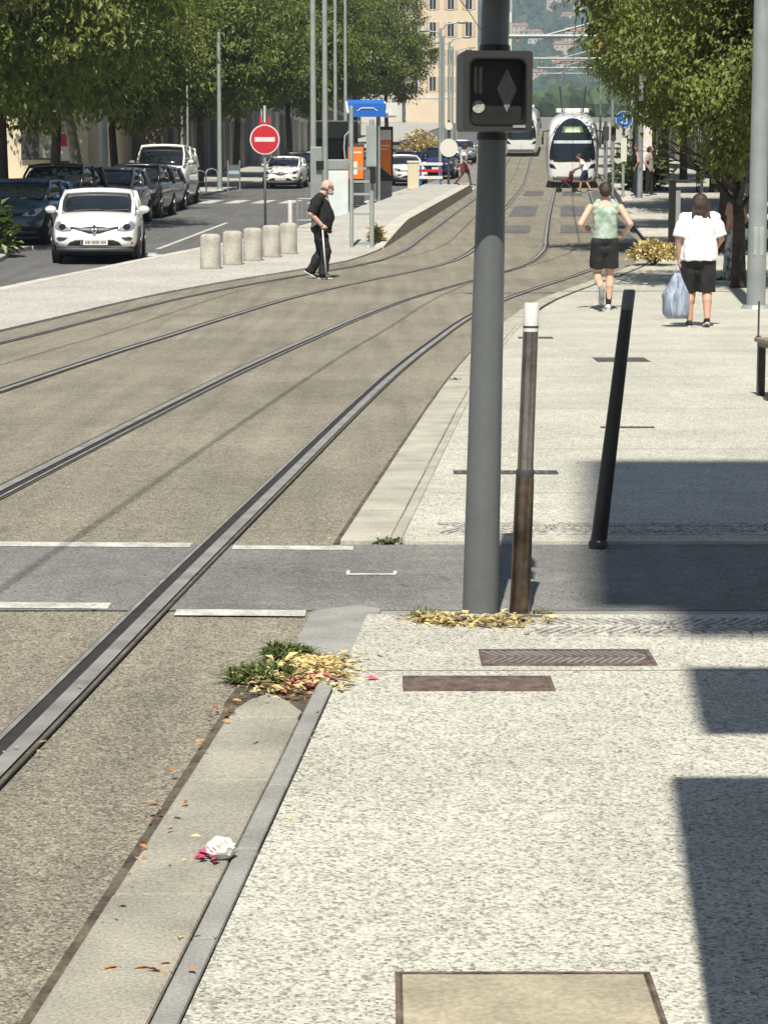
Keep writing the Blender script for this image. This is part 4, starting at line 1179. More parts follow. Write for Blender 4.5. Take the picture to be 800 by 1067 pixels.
# ---- the woman in the white T-shirt, seen from behind, carrying bags in her left hand
def woman():
    root = empty('person', (3.93,28.6,.013), -.03, label='person in white T-shirt and black shorts carrying a blue striped bag', cat='person')
    b = MB(); H = 1.64
    hip = Vector((0,0,.88))
    la,lk,lan = Vector((-.10,-.0,.86)),Vector((-.11,.10,.47)),Vector((-.10,.02,.09))
    ra,rk,ran = Vector((.10,0,.86)),Vector((.105,.02,.46)),Vector((.10,-.13,.12))
    chain(b,[la,lk,Vector((-.11,.03,.33)),lan],[.115,.066,.062,.040]); chain(b,[ra,rk,Vector((.105,-.05,.33)),ran],[.115,.066,.062,.040])
    chain(b,[lan,Vector((-.10,.13,.04))],[.036,.03]); chain(b,[ran,Vector((.10,-.02,.03))],[.036,.03])
    b.ball((0,0,.92),(.19,.135,.15)); b.ball((0,.01,1.12),(.165,.125,.2)); b.ball((0,0,1.30),(.19,.115,.13))
    chain(b,[(0,-.005,1.34),(0,.02,1.46)],[.07,.056])
    ls,le,lw = Vector((-.20,0,1.36)),Vector((-.26,-.02,1.09)),Vector((-.245,.04,.86))
    rs,re,rw = Vector((.20,0,1.36)),Vector((.27,.02,1.10)),Vector((.22,.19,.97))
    chain(b,[ls,le,lw],[.058,.046,.030]); chain(b,[rs,re,rw],[.058,.046,.030])
    hand(b,lw,lw+Vector((.01,.0,-.2)),(1,0,0),.5); hand(b,rw,rw+Vector((-.05,.15,-.03)),(-1,0,0),.3)
    head(b,(0,.03,1.545),0,-.1,.098)
    fused(b,'body',M_skin,root,.008)
    h = MB(); h.ball((0,.0,1.575),(.098,.108,.092),14,10); h.ball((0,-.04,1.51),(.108,.08,.115),14,10); h.ball((0,-.065,1.43),(.10,.05,.09),12,8)
    hr_ = random.Random(2)
    for i in range(26):
        a = -.1+.2*i/25; capsule(h,(a,-.06-.02*hr_.random(),1.47),(a*1.25+hr_.uniform(-.02,.02),-.085-.03*hr_.random(),1.36-.05*hr_.random()),.016,.005,6)
    for i in range(14):
        a = hr_.uniform(0,6.28); capsule(h,(.08*math.cos(a),-.02+.06*math.sin(a),1.58),(.115*math.cos(a),-.03+.09*math.sin(a),1.52+.06*hr_.random()),.014,.004,6)
    fused(h,'hair',M_hairb,root,.009,2)
    s = MB()
    torso(s,[(.83,.225,.165,-.005),(.95,.225,.165,-.005),(1.10,.205,.15,0),(1.25,.205,.145,0),(1.345,.195,.125,.0),(1.405,.14,.09,.005),(1.435,.075,.07,.01)],rip=.05)
    tubes(s,[ls+Vector((.03,0,-.01)),ls.lerp(le,.4),ls.lerp(le,.88)],[.072,.08,.086]); tubes(s,[rs+Vector((-.03,0,-.01)),rs.lerp(re,.4),rs.lerp(re,.88)],[.072,.08,.086])
    capsule(s,(-.185,0,1.358),(.185,0,1.358),.078,.078); s.ball((0,0,1.30),(.212,.135,.12))
    fused(s,'shirt',M_tshirtw,root,.010,6,wr=.012)
    p = MB(); p.ball((0,0,.86),(.205,.15,.14))
    tubes(p,[la,la.lerp(lk,.5),lk+Vector((0,0,-.02))],[.13,.118,.108]); tubes(p,[ra,ra.lerp(rk,.5),rk+Vector((0,0,-.02))],[.13,.118,.108]); capsule(p,(-.02,0,.72),(.02,0,.72),.1,.1)
    fused(p,'shorts',M_shortsb,root,.010,2,wr=.008)
    shoe(root,(-.105,-.03,0),(-.10,.22,0),(0,0,1)); shoe(root,(.10,-.17,.055),(.10,.05,-.005),(0,.25,1))
    return root
woman()
M_bagb = mat('blue_striped_plastic', (.17,.23,.36), .4, c2=(.55,.60,.68), scale=1.0, var=.1, trans=.25)
_n = M_bagb.node_tree; _mp = _n.nodes.new('ShaderNodeMapping'); _mp.inputs['Scale'].default_value = (34,34,5)
_ns = [q for q in _n.nodes if q.type == 'TEX_NOISE'][0]; _tc = [q for q in _n.nodes if q.type == 'TEX_COORD'][0]
_n.links.new(_tc.outputs['Object'], _mp.inputs[0]); _n.links.new(_mp.outputs[0], _ns.inputs['Vector'])
M_bagy = mat('yellow_plastic', (.62,.42,.14), .45, var=.15, trans=.3)
def bag(label, x, y, ztop, h, w, d, m, seed):
    root = empty('carrier_bag', (x,y,ztop-h), .15, label=label, cat='bag')
    r = random.Random(seed); b = MB(); rings = []
    for k in range(11):
        t = k/10; ww = w*(.78+.22*math.sin(t*2.2+.5))*(1 if t < .55 else lerp(1,.28,((t-.55)/.45)**.8)); dd = d*(1 if t < .5 else lerp(1,.25,(t-.5)/.5))
        if k == 0: ww *= .8; dd *= .75
        rings.append([Vector(((ww/2)*math.cos(a)*(1+.10*math.sin(7*a+seed)+r.uniform(-.05,.05)),(dd/2)*math.sin(a)*(1+.12*math.sin(5*a)+r.uniform(-.06,.06)),h*.84*t)) for a in [2*math.pi*i/22 for i in range(22)]])
    loft(b, rings); b.build('bag_body', m, root, smooth=True)
    for s in (-1,1):
        l = MB(); l.tube([(s*w*.13,0,h*.80),(s*w*.10,.01*s,h*.92),(s*w*.03,.0,h*1.0),(s*w*.01,0,h*1.015)],[.016,.013,.010,.009],7); l.build('handle', m, root, smooth=True)
    return root
bag('blue and white striped plastic bag hanging from the woman in white', 3.67,28.64,.80,.68,.36,.24,M_bagb,1)
bag('yellowish plastic bag hanging beside the blue striped bag', 3.80,28.70,.79,.52,.20,.14,M_bagy,4)

# ---- the runner
def runner():
    root = empty('person', (3.09,32.1,tz(32.1)+.012), .04, label='person jogging away in sage vest and black shorts', cat='person')
    b = MB()
    la,lk,lan = Vector((-.09,0,.93)),Vector((-.09,.10,.50)),Vector((-.085,-.26,.33))
    ra,rk,ran = Vector((.09,0,.93)),Vector((.085,.06,.50)),Vector((.06,.0,.10))
    chain(b,[la,lk,lk.lerp(lan,.4)+Vector((0,-.01,-.02)),lan],[.10,.062,.058,.038]); chain(b,[ra,rk,rk.lerp(ran,.4)+Vector((0,-.015,0)),ran],[.10,.062,.058,.038])
    chain(b,[lan,lan+Vector((0,-.03,-.14))],[.034,.028]); chain(b,[ran,ran+Vector((0,.12,-.06))],[.034,.028])
    b.ball((0,0,.98),(.165,.115,.13)); b.ball((0,.01,1.17),(.155,.11,.2)); b.ball((0,.01,1.37),(.19,.11,.15))
    chain(b,[(0,.02,1.46),(0,.04,1.58)],[.062,.055])
    ls,le,lw = Vector((-.215,.01,1.43)),Vector((-.36,-.10,1.20)),Vector((-.27,.12,1.12))
    rs,re,rw = Vector((.215,.01,1.43)),Vector((.335,-.13,1.20)),Vector((.27,.09,1.06))
    chain(b,[ls,le,lw],[.055,.044,.030]); chain(b,[rs,re,rw],[.055,.044,.030])
    hand(b,lw,lw+Vector((.06,.15,.02)),(1,0,0),.8); hand(b,rw,rw+Vector((-.06,.15,.02)),(-1,0,0),.8)
    head(b,(0,.06,1.665),0,.05,.1)
    fused(b,'body',M_skin2,root,.008)
    h = MB(); h.ball((0,.035,1.70),(.092,.11,.088),14,10); h.ball((0,-.01,1.66),(.088,.075,.085),12,8)
    fused(h,'hair',M_hairb,root,.009,2)
    s = MB(); torso(s,[(1.0,.175,.135,0),(1.1,.165,.13,.005),(1.22,.172,.13,.01),(1.34,.178,.13,.01),(1.43,.15,.10,.015),(1.475,.115,.075,.02),(1.50,.085,.06,.025)],rip=.03)
    capsule(s,(-.125,.01,1.435),(.125,.01,1.435),.072,.072); s.ball((0,-.0,1.36),(.19,.125,.1)); s.ball((0,.0,1.08),(.172,.128,.12))
    for q in (-1,1): capsule(s,(q*.12,-.03,1.44),(q*.095,.03,1.515),.045,.04)
    fused(s,'vest',M_sage,root,.010,5,wr=.009)
    p = MB(); p.ball((0,0,.98),(.178,.13,.12)); capsule(p,(-.05,0,.86),(.05,0,.86),.11,.11); tubes(p,[la,la.lerp(lk,.4),la.lerp(lk,.78)],[.118,.116,.118]); tubes(p,[ra,ra.lerp(rk,.4),ra.lerp(rk,.78)],[.118,.116,.118])
    fused(p,'shorts',M_shortsb,root,.010,2,wr=.008)
    for a,k in ((lan,lk),(ran,rk)):
        q = MB(); chain(q,[a,a.lerp(k,.38)],[.043,.052]); fused(q,'sock',M_sock if a is ran else M_skin2,root,.011,2)
    shoe(root,(-.085,-.305,.35),(-.085,-.30,.09),(0,-1,.05),m=mat('shoe_grey',(.25,.25,.25),.7),ms=M_sole); shoe(root,(.055,-.05,0),(.065,.21,0),(0,0,1),m=M_sole,ms=M_sole)
    return root
runner()

# ---- the man with the cane, walking to the right (he faces +x in the street)
def caneman():
    root = empty('person', (-1.1,39.75,tz(39.75)-.008), -math.pi/2+.05, label='bald bearded person in black clothes walking with a white cane', cat='person')
    b = MB()
    # x: his right, y: forward.  The viewer sees his right side.
    ra,rk,ran = Vector((.09,-.02,.86)),Vector((.10,.10,.48)),Vector((.10,.03,.09))       # front leg
    la,lk,lan = Vector((-.09,-.02,.86)),Vector((-.09,.02,.46)),Vector((-.09,-.18,.14))   # trailing leg
    chain(b,[la,lk,lan],[.115,.075,.05]); chain(b,[ra,rk,ran],[.115,.075,.05])
    chain(b,[lan,lan+Vector((0,.10,-.08))],[.036,.03]); chain(b,[ran,ran+Vector((0,.12,-.05))],[.036,.03])
    b.ball((0,0,.94),(.19,.16,.15)); b.ball((0,.05,1.08),(.185,.17,.2)); b.ball((0,.0,1.30),(.20,.15,.15))
    chain(b,[(0,.0,1.38),(0,.07,1.50)],[.078,.064])
    rs,re,rw = Vector((.22,-.04,1.36)),Vector((.28,-.17,1.12)),Vector((.25,.01,.93))
    ls,le,lw = Vector((-.22,.0,1.36)),Vector((-.27,-.04,1.08)),Vector((-.24,.12,.90))
    chain(b,[rs,re,rw],[.062,.052,.036]); chain(b,[ls,le,lw],[.062,.052,.036])
    hand(b,rw,rw+Vector((-.0,.12,-.10)),(-1,0,0),.75); hand(b,lw,lw+Vector((0,.08,-.15)),(1,0,0),.4)
    P = head(b,(0,.125,1.575),0,-.12,.105)
    fused(b,'body',M_skin2,root,.008)
    h = MB(); h.ball((0,.05,1.565),(.082,.05,.045),12,8); 
    for s in (-1,1): h.ball((s*.07,.075,1.575),(.022,.05,.035),10,6)
    fused(h,'hair',M_hairg,root,.009,2)
    bd = MB(); bd.ball((0,.20,1.475),(.048,.034,.04),10,8); bd.ball((0,.165,1.475),(.06,.045,.03),10,8); bd.ball((0,.228,1.523),(.035,.012,.010),8,6); fused(bd,'beard',M_hairg,root,.008,2)
    g = MB()
    for s in (-1,1):
        ring = [(s*.035+.028*math.cos(a), .232-.012*abs(s), 1.587+.022*math.sin(a)) for a in [i*math.pi/6 for i in range(13)]]
        g.tube(ring,.004,5); g.tube([(s*.062,.225,1.592),(s*.085,.13,1.592),(s*.088,.11,1.575)],.004,5)
    g.tube([(-.01,.24,1.592),(.01,.24,1.592)],.004,5); g.build('glasses', M_black, root)
    s = MB(); torso(s,[(.80,.20,.165,.015),(.92,.215,.18,.03),(1.04,.215,.195,.05),(1.16,.21,.185,.045),(1.28,.205,.16,.015),(1.37,.19,.125,.0),(1.425,.13,.09,.01),(1.45,.08,.08,.02)],rip=.04)
    tubes(s,[rs+Vector((-.03,0,0)),rs.lerp(re,.4),rs.lerp(re,.92)],[.082,.086,.086]); tubes(s,[ls+Vector((.03,0,0)),ls.lerp(le,.4),ls.lerp(le,.92)],[.082,.086,.086])
    capsule(s,(-.19,-.03,1.365),(.19,-.03,1.365),.088,.088); capsule(s,(-.1,.0,1.41),(.1,.0,1.41),.075,.075); s.ball((0,-.02,1.28),(.215,.165,.15))
    fused(s,'shirt',M_tshirtb,root,.010,6,wr=.014)
    p = MB(); p.ball((0,-.01,.86),(.19,.155,.13)); tubes(p,[la,la.lerp(lk,.5),lk,lk.lerp(lan,.5),lan+Vector((0,.0,-.02))],[.125,.108,.092,.085,.082]); tubes(p,[ra,ra.lerp(rk,.5),rk,rk.lerp(ran,.5),ran+Vector((0,0,-.02))],[.125,.108,.092,.085,.084])
    fused(p,'trousers',M_trous,root,.010,2,wr=.016)
    shoe(root,(.10,-.04,0),(.10,.23,0),(0,0,1)); shoe(root,(-.09,-.27,.115),(-.09,-.06,-.005),(0,.45,1))
    return root
caneman()
cn = empty('walking_cane', (-1.1,39.75,tz(39.75)-.008), -math.pi/2+.05, label='white walking cane held by the person in black', cat='cane')
c_ = MB(); c_.tube([(.25,.10,.0),(.25,.06,.45),(.25,.03,.86)],.013,8); c_.build('shaft', M_sole, cn, smooth=True)
c_ = MB(); c_.tube([(.25,-.03,.845),(.25,.02,.862),(.25,.09,.858)],.018,8); c_.build('handle', M_black, cn, smooth=True)
MB().cyl((.25,.1015,-.004),(.25,.099,.03),.019,n=10).build('tip', M_rubber, cn)

# ---- smaller figures further away
def walker(label, x, y, dz, rz, H=1.72, top=M_tshirtw, bottom=M_navy, skin=M_skin, hair=M_hairb, stride=.2, bend=0, arms='swing', short=True, loose=1.0):
    root = empty('person', (x,y,tz(y)+dz), rz, label=label, cat='person')
    k = H/1.72; b = MB()
    def V(x_,y_,z_):
        z2 = z_
        if bend and z_ > .9:
            a = bend; y2 = y_*math.cos(a)+(z_-.9)*math.sin(a); z2 = .9+(z_-.9)*math.cos(a)-y_*math.sin(a); return Vector((x_,y2,z2))*k
        return Vector((x_,y_,z2))*k
    la,lk,lan = V(-.09,0,.89),V(-.09,stride*.7,.48),V(-.09,stride,.08); ra,rk,ran = V(.09,0,.89),V(.09,-stride*.2,.47),V(.09,-stride*1.1,.12)
    chain(b,[la,lk,lan],[.1,.06,.042]); chain(b,[ra,rk,ran],[.1,.06,.042])
    chain(b,[lan,lan+Vector((0,.13,-.05))],[.04,.032]); chain(b,[ran,ran+Vector((0,.12,-.07))],[.04,.032])
    for c,r in (((0,0,.95),(.165,.125,.13)),((0,.01,1.13),(.15,.115,.2)),((0,0,1.31),(.18,.115,.14))): b.ball(V(*c),[q*k for q in r],12,8)
    chain(b,[V(0,.01,1.38),V(0,.03,1.5)],[.06,.052])
    for s in (-1,1):
        sh = V(s*.2,0,1.38)
        if arms == 'forward': e, w_ = V(s*.24,.14,1.14), V(s*.17,.36,1.12)
        elif arms == 'pocket': e, w_ = V(s*.28,-.06,1.12), V(s*.2,.06,.93)
        else: e, w_ = V(s*.25,-.05*s,1.12), V(s*.25,.16*s+.08,.92)
        chain(b,[sh,e,w_],[.052,.043,.03]); hand(b,w_,w_+(w_-e),(-s,0,0),.3,k)
    head(b,V(0,.05,1.605),0,-bend*.6,.098*k)
    fused(b,'body',skin,root,.0105,3)
    h = MB(); h.ball(V(0,.025,1.635),(.09*k,.105*k,.09*k)); h.ball(V(0,-.03,1.59),(.085*k,.07*k,.1*k)); fused(h,'hair',hair,root,.012,2)
    s = MB(); L_ = loose*k; tilt = bend
    rings = []
    for (z,rx,ry) in ((.88,.185,.14),(1.0,.18,.14),(1.15,.175,.135),(1.29,.18,.13),(1.37,.165,.10),(1.43,.08,.07)):
        rings.append([V(rx*L_*math.cos(a)/k,ry*L_*math.sin(a)/k,z) for a in [2*math.pi*i/20 for i in range(20)]])
    loft(s, rings)
    for q in (-1,1): tubes(s,[V(q*.175,0,1.37),V(q*.20,0,1.30),V(q*.228,0,1.2)],[.066,.07,.074])
    capsule(s,V(-.17,0,1.365),V(.17,0,1.365),.074,.074)
    fused(s,'shirt',top,root,.013,2,wr=.008)
    p = MB(); p.ball(V(0,0,.92),(.18*k,.14*k,.13*k)); e1 = .8 if short else 1
    if short:
        tubes(p,[la,la.lerp(lk,.4),la.lerp(lk,.85)],[.115,.11,.105]); tubes(p,[ra,ra.lerp(rk,.4),ra.lerp(rk,.85)],[.115,.11,.105])
    else:
        chain(p,[la,lk,lan],[.12,.085,.07]); chain(p,[ra,rk,ran],[.12,.085,.07])
    fused(p,'shorts' if short else 'trousers',bottom,root,.013,2,wr=.008)
    shoe(root,lan+Vector((0,-.05,-.08*k)),lan+Vector((0,.2,-.08*k)),(0,0,1)); shoe(root,ran+Vector((0,-.06,-.07*k)),ran+Vector((0,.17,-.12*k)),(0,.3,1))
    return root
walker('person in white top and dark shorts leaning over in front of the tram', 8.42,96.5,.0,math.pi/2-.2,1.68,M_tshirtw,M_navy,stride=.22,bend=.35,arms='forward')
walker('dark skinned person in white top and maroon shorts striding behind the pole', 3.32,96,.3,-math.pi/2,1.75,M_tshirtw,M_maroon,skin=M_skind,stride=.3)
walker('person in dark clothes waiting at the right tram shelter', 8.75,79.2,.34,1.2,1.8,M_tshirtb,M_navy,stride=.04,arms='pocket',short=False)
walker('person in grey top waiting behind the dark clothed one at the shelter', 9.25,80.4,.34,-2.0,1.7,mat('grey_cloth',(.3,.3,.3),.9),M_shortsb,stride=.05,arms='pocket',short=False)
walker('person in pink top and patterned trousers behind the right tree trunk', 5.90,38.6,.012,.9,1.6,M_pink,M_camo,stride=.1,arms='pocket',short=False,loose=1.05)
walker('person in red at the far left edge by the cream wall', -13.1,78.5,.03,2.4,1.7,M_red,M_navy,stride=.12,short=False)
# pushchair pushed by the stooping figure
pc = empty('pushchair', (7.72,96.6,tz(96.6)), math.pi/2-.2, label='low dark pushchair in front of the tram', cat='pushchair')
q = MB(); q.tube([(-.2,-.35,1.0),(-.2,.1,.45),(-.2,.35,.15)],.02,6); q.tube([(.2,-.35,1.0),(.2,.1,.45),(.2,.35,.15)],.02,6); q.tube([(-.2,-.35,1.0),(.2,-.35,1.0)],.02,6); q.tube([(-.2,.1,.45),(-.2,-.25,.12)],.02,6); q.tube([(.2,.1,.45),(.2,-.25,.12)],.02,6); q.build('frame', M_dark, pc)
q = MB(); q.ball((0,.05,.5),(.2,.26,.13)); q.ball((0,-.12,.68),(.2,.1,.24)); fused(q,'seat',M_maroon,pc,.02,2)
for (x,y) in ((-.22,.38),(.22,.38),(-.22,-.28),(.22,-.28)): MB().cyl((x-.02,y,.1),(x+.02,y,.1),.1,n=16).build('wheel', M_rubber, pc)
# ---------------------------------------------------------------- street furniture
M_screen = mat('signal_screen', (.022,.023,.025), .35, var=.2, scale=20)
M_sigw = mat('signal_lens', (.19,.20,.20), .4, var=.2, scale=60, fine=.2, fscale=300)
M_rim = mat('signal_rim', (.028,.028,.028), .5, var=.1)
M_steelp = mat('brushed_post_steel', (.34,.31,.28), .33, metal=.85, var=.3, scale=7, fine=.15, fscale=40)
M_steelb = mat('browned_post_steel', (.16,.12,.09), .25, metal=.8, var=.6, scale=5, fine=.25, fscale=30)
M_blue = mat('sign_blue', (.02,.13,.50), .4, var=.05)
M_orange = mat('poster_orange', (.80,.20,.02), .5, var=.1, scale=1.5)
M_galvl = mat('pale_green_steel', (.33,.375,.35), .5, metal=.2, var=.12, scale=3)
def V3(*a): return Vector(a)
def rrect(w, h, r, n=4):
    out = []
    for cx,cy,a0 in ((w/2-r,h/2-r,0),(-w/2+r,h/2-r,90),(-w/2+r,-h/2+r,180),(w/2-r,-h/2+r,270)):
        for i in range(n+1): a = R(a0+90*i/n); out.append((cx+r*math.cos(a), cy+r*math.sin(a)))
    return out
def tube_rect(b, w, h, r, w2, h2, r2, y0, y1):
    """a rectangular shell: outer rounded rectangle, inner opening, from y0 (front) to y1 (back)"""
    o = rrect(w,h,r); i = rrect(w2,h2,r2); n = len(o); vs = []
    for y in (y0,y1):
        vs += [(x,y,z) for x,z in o]+[(x,y,z) for x,z in i]
    fs = []
    for k in range(n):
        j = (k+1)%n
        fs += [(k,j,n+j,n+k),(2*n+j,2*n+k,3*n+k,3*n+j),(j,k,2*n+k,2*n+j),(n+k,n+j,3*n+j,3*n+k)]
    b.add(vs, fs)
def signal_box(root, zc, x=0, w=.250, h=.283, rz=.11):
    e = link_mesh('signal_box', MB().b2(-w/2+.004,w/2-.004,.115,.20,-h/2+.004,h/2-.004).mesh('signal_box'), M_black, root, bevel=.008)
    e.location = (x,-.285,zc); e.rotation_euler = (0,0,rz)
    b = MB(); tube_rect(b,w,h,.012,w-.012,h-.012,.008,.012,.14); b.build('housing', M_dark, e)
    b = MB(); tube_rect(b,w,h,.012,w-.046,h-.056,.03,0,.014); b.build('bezel', M_rim, e)
    b = MB(); tube_rect(b,w-.040,h-.046,.03,w-.050,h-.058,.028,-.004,.10); b.build('visor', M_black, e)
    MB().b2(-w/2+.02,w/2-.02,.095,.113,-h/2+.022,h/2-.022).build('screen', M_screen, e)
    b = MB()
    for q in (-.0105,.0075): b.b2(-.062+q,-.050+q,.0915,.0945,-.005,.090)
    b.build('bar_symbol', M_sigw, e)
    b = MB(); b.add([(.048-.036,.092,.012),(.048,.092,-.072),(.048+.036,.092,.012),(.048,.092,.085),(.048-.036,.0945,.012),(.048,.0945,-.072),(.084,.0945,.012),(.048,.0945,.085)],[(0,1,2,3),(7,6,5,4),(0,4,5,1),(1,5,6,2),(2,6,7,3),(3,7,4,0)]); b.build('diamond_symbol', M_sigw, e)
    b = MB(); b.cyl((-.056,.0915,-.052),(-.056,.0945,-.052),.023,n=20); b.build('round_symbol', mat('signal_lens_bright',(.40,.40,.37),.4,var=.35,scale=80), e)
    b = MB(); b.b2(-.05,.05,.2,.27,-.1,-.07); b.b2(-.05,.05,.2,.27,.07,.1); b.build('bracket', M_black, e)
    b = MB(); b.b2(w/2-.07,w/2-.025,-.003,-.0005,-h/2+.012,-h/2+.022); b.build('maker_plate', M_galv, e)
    return e
sp_ = empty('tram_signal_pole', (.366,8.54,.012), label='grey steel pole with black tram signal box in the foreground', cat='signal pole')
b = MB(); n_ = 28
b.lathe([(.068,-.03),(.067,.2),(.0605,1.0),(.0565,1.4),(.0525,1.7),(.0505,3.2)], n_, Matrix(((1,0,.0195,0),(0,1,0,0),(0,0,1,0),(0,0,0,1)))); po = b.build('pole', M_pole, sp_); auto_smooth(po,40)
MB().cyl((.0624,0,3.2),(.0625,0,3.225),.055,.045,n=20).build('cap', M_black, sp_)
signal_box(sp_, 1.936, .040); signal_box(sp_, 2.425, .040)
MB().cyl((.034,0,1.77),(.0345,0,1.795),.0575,n=24).build('clamp', M_black, sp_); MB().cyl((.042,0,2.09),(.0425,0,2.115),.0565,n=24).build('clamp', M_black, sp_)
def leaning(label, x, y, H, lean, prof, ms, name='metal_post'):
    root = empty(name, (x,y,.012), label=label, cat='post')
    M = Matrix(((1,0,lean/H,0),(0,1,0,0),(0,0,1,0),(0,0,0,1)))
    for nm, m, pr in prof:
        b = MB(); b.lathe(pr, 24, M); auto_smooth(b.build(nm, m, root), 40)
    return root
leaning('brushed steel post with white band beside the signal pole', .518,8.575,1.165,.036, [
    ('lower_tube', M_steelb, [(.040,-.02),(.0385,.03),(.0355,.50),(.033,.515)]),
    ('ring', M_dark, [(.0335,.505),(.0345,.515),(.0345,.535),(.033,.54)]),
    ('upper_tube', M_steelp, [(.0305,.538),(.029,1.06)]),
    ('white_band', M_white, [(.0292,1.061),(.0292,1.163),(.027,1.168),(.001,1.169)]),
    ('band_groove', M_dark, [(.0298,1.075),(.0298,1.083)])], None)
leaning('black leaning post with grey cap beyond the cross street', .975,10.62-.36,1.15,.125, [
    ('tube', M_black2, [(.039,-.02),(.037,.05),(.032,.6),(.028,1.065)]),
    ('cap', M_pole, [(.0285,1.066),(.0280,1.145),(.024,1.155),(.001,1.156)]),
    ('foot_collar', M_black2, [(.046,-.01),(.044,.012),(.038,.02)])], None)

def stone_bollard(label, x, y, s):
    root = empty('stone_bollard', (x,y,tz(y)+.02), s*3, label=label, cat='bollard', group='stone bollards on the left refuge')
    b = MB(); b.lathe([(.185*s,-.02),(.19*s,.05),(.188*s,.56),(.175*s,.61),(.13*s,.635),(.001,.64)], 22); auto_smooth(b.build('shaft', M_stone, root),50)
    b = MB(); b.lathe([(.21*s,-.02),(.21*s,.012),(.192*s,.015)],22); b.build('base_joint', M_kerb2, root)
oo = ['nearest and leftmost','second from the left','middle','fourth from the left','farthest and rightmost']
for i,(x,y) in enumerate(((-3.19,42.2),(-2.87,43.5),(-2.56,44.8),(-2.26,46.1),(-1.97,47.3))):
    stone_bollard('pale stone bollard on the refuge, %s of the five' % oo[i], x, y, 1.0-.012*i)

# --- no entry sign
ne = empty('no_entry_sign', (-3.2,62,tz(62)+.02), .03, label='round red no entry sign with white bar on a grey post', cat='sign')
MB().cyl((0,0,0),(0,0,3.2),.035,n=12).build('post', M_galv, ne, smooth=True)
MB().cyl((0,-.045,2.30),(0,-.075,2.30),.40,n=40).build('border', M_white, ne); 
MB().cyl((0,-.076,2.30),(0,-.082,2.30),.365,n=40).build('red_disc', M_red, ne); MB().b2(-.27,.27,-.088,-.083,2.24,2.36).build('white_bar', M_white, ne)
b = MB(); b.b2(-.14,-.08,-.06,-.02,2.72,2.92); b.b2(.08,.14,-.06,-.02,2.72,2.90); b.b2(-.16,.16,-.05,-.02,2.70,2.76); b.build('rear_sign_edge', M_red, ne)

def mast(label, x, y, H, r, m=M_galv, name='mast', dz=.02, arms=(), cat='mast', group=None, lamp=False, r1=None):
    root = empty(name, (x,y,tz(y)+dz), 0, label=label, cat=cat, group=group)
    MB().cyl((0,0,-.05),(0,0,H),r,r1 or r*.8,n=16).build('shaft', m, root, smooth=False); auto_smooth(root.children[0],40)
    MB().cyl((0,0,-.02),(0,0,.05),r*1.7,r*1.35,n=16).build('foot', m, root)
    for (dx,dy,z,rr) in arms:
        b = MB(); b.cyl((0,0,z),(dx,dy,z),rr,n=8); b.cyl((0,0,z+.9),(dx*.72,dy*.72,z+.02),rr*.45,n=6); b.build('arm', m, root)
        c = MB(); c.cyl((dx*.92,dy,z-.01),(dx*.92,dy,z-.3),.025,n=6); c.lathe([(.03,0),(.055,.03),(.03,.06),(.055,.09),(.03,.12)],8,Matrix.Translation((dx*.92,dy,z-.24))); c.build('insulator', M_shut, root)
    if lamp:
        b = MB(); b.tube([(0,0,H-.1),(.3*lamp,0,H+.2),(.9*lamp,0,H+.3)],[.05,.04,.035],8); b.build('lamp_arm', m, root)
        b = MB(); b.ball((1.1*lamp,0,H+.3),(.32,.14,.08),10,6); b.build('lamp_head', m, root, smooth=True)
    return root
# the tall pole right of the woman carries a bracket for the contact wire
mast('tall grey steel pole at the right edge beside the woman', 5.285,32.5,8.2,.135, M_galv, 'mast', .012, arms=((-4.6,0,6.1,.045),), r1=.105)
hb = bpy.data.objects['mast']; MB().b2(-.07,.07,-.128,-.118,.75,1.15).build('hatch', M_galvl, hb, bevel=.01)
mast('catenary mast on the right platform beside the blue sign', 8.78,79,6.0,.10, M_galv, 'mast', .0, arms=((-4.6,0,5.75,.075),))
mast('catenary mast on the right side next to the tram', nearR(112)+2.2,112,6.6,.11, arms=((-4.8,0,5.9,.06),))
mast('catenary mast on the right further uphill beyond the tram', nearR(146)+2.2,146,6.6,.11, arms=((-4.8,0,5.9,.06),))
mast('catenary mast on the right, most distant', nearR(185)+2.2,185,6.6,.11, arms=((-4.8,0,5.9,.06),))
mast('tall pale pole left of the shelter with a switch box', -2.02,66,9.5,.09, M_galvl, r1=.075)
mast('tall pale pole between switch box pole and white cabinet', -1.72,67.5,9.5,.085, M_galvl, r1=.07)
mast('slim pale pole behind the shelter, left of the pair', -1.85,88,9,.075, M_galvl); mast('slim pale pole behind the shelter, right of the pair', -1.5,90,9,.07, M_galvl)
mast('grey green lamp post behind the parked cars on the left', -10.2,84,5.6,.16, M_galvl, 'lamp_post', .03, cat='lamp post')
lp = bpy.data.objects['lamp_post']; b = MB(); b.lathe([(.16,5.0),(.2,5.05),(.2,5.15),(.13,5.2),(.13,5.5),(.17,5.55),(.06,5.8),(.001,5.95)],14); b.build('finial', M_galvl, lp, smooth=True)
mast('slim grey pole on the left pavement beside the bicycle hoops', -7.05,99,6.8,.10, M_galvl, 'mast', .03)
mast('thin pole left of the bicycle hoops', -8.5,100,5.4,.05, M_galvl, 'mast', .03)
for i,(x,y,d) in enumerate(((2.85,117,'first'),(3.35,131,'second'),(4.1,146,'third'),(4.75,161,'fourth'),(5.6,178,'fifth'))):
    mast('street lamp along the far road, %s behind the round sign' % d, x, y, 7.5, .09, M_galvl, 'street_lamp', lamp=(-1 if i%2 else 1), cat='street lamp', group='street lamps along the far road')
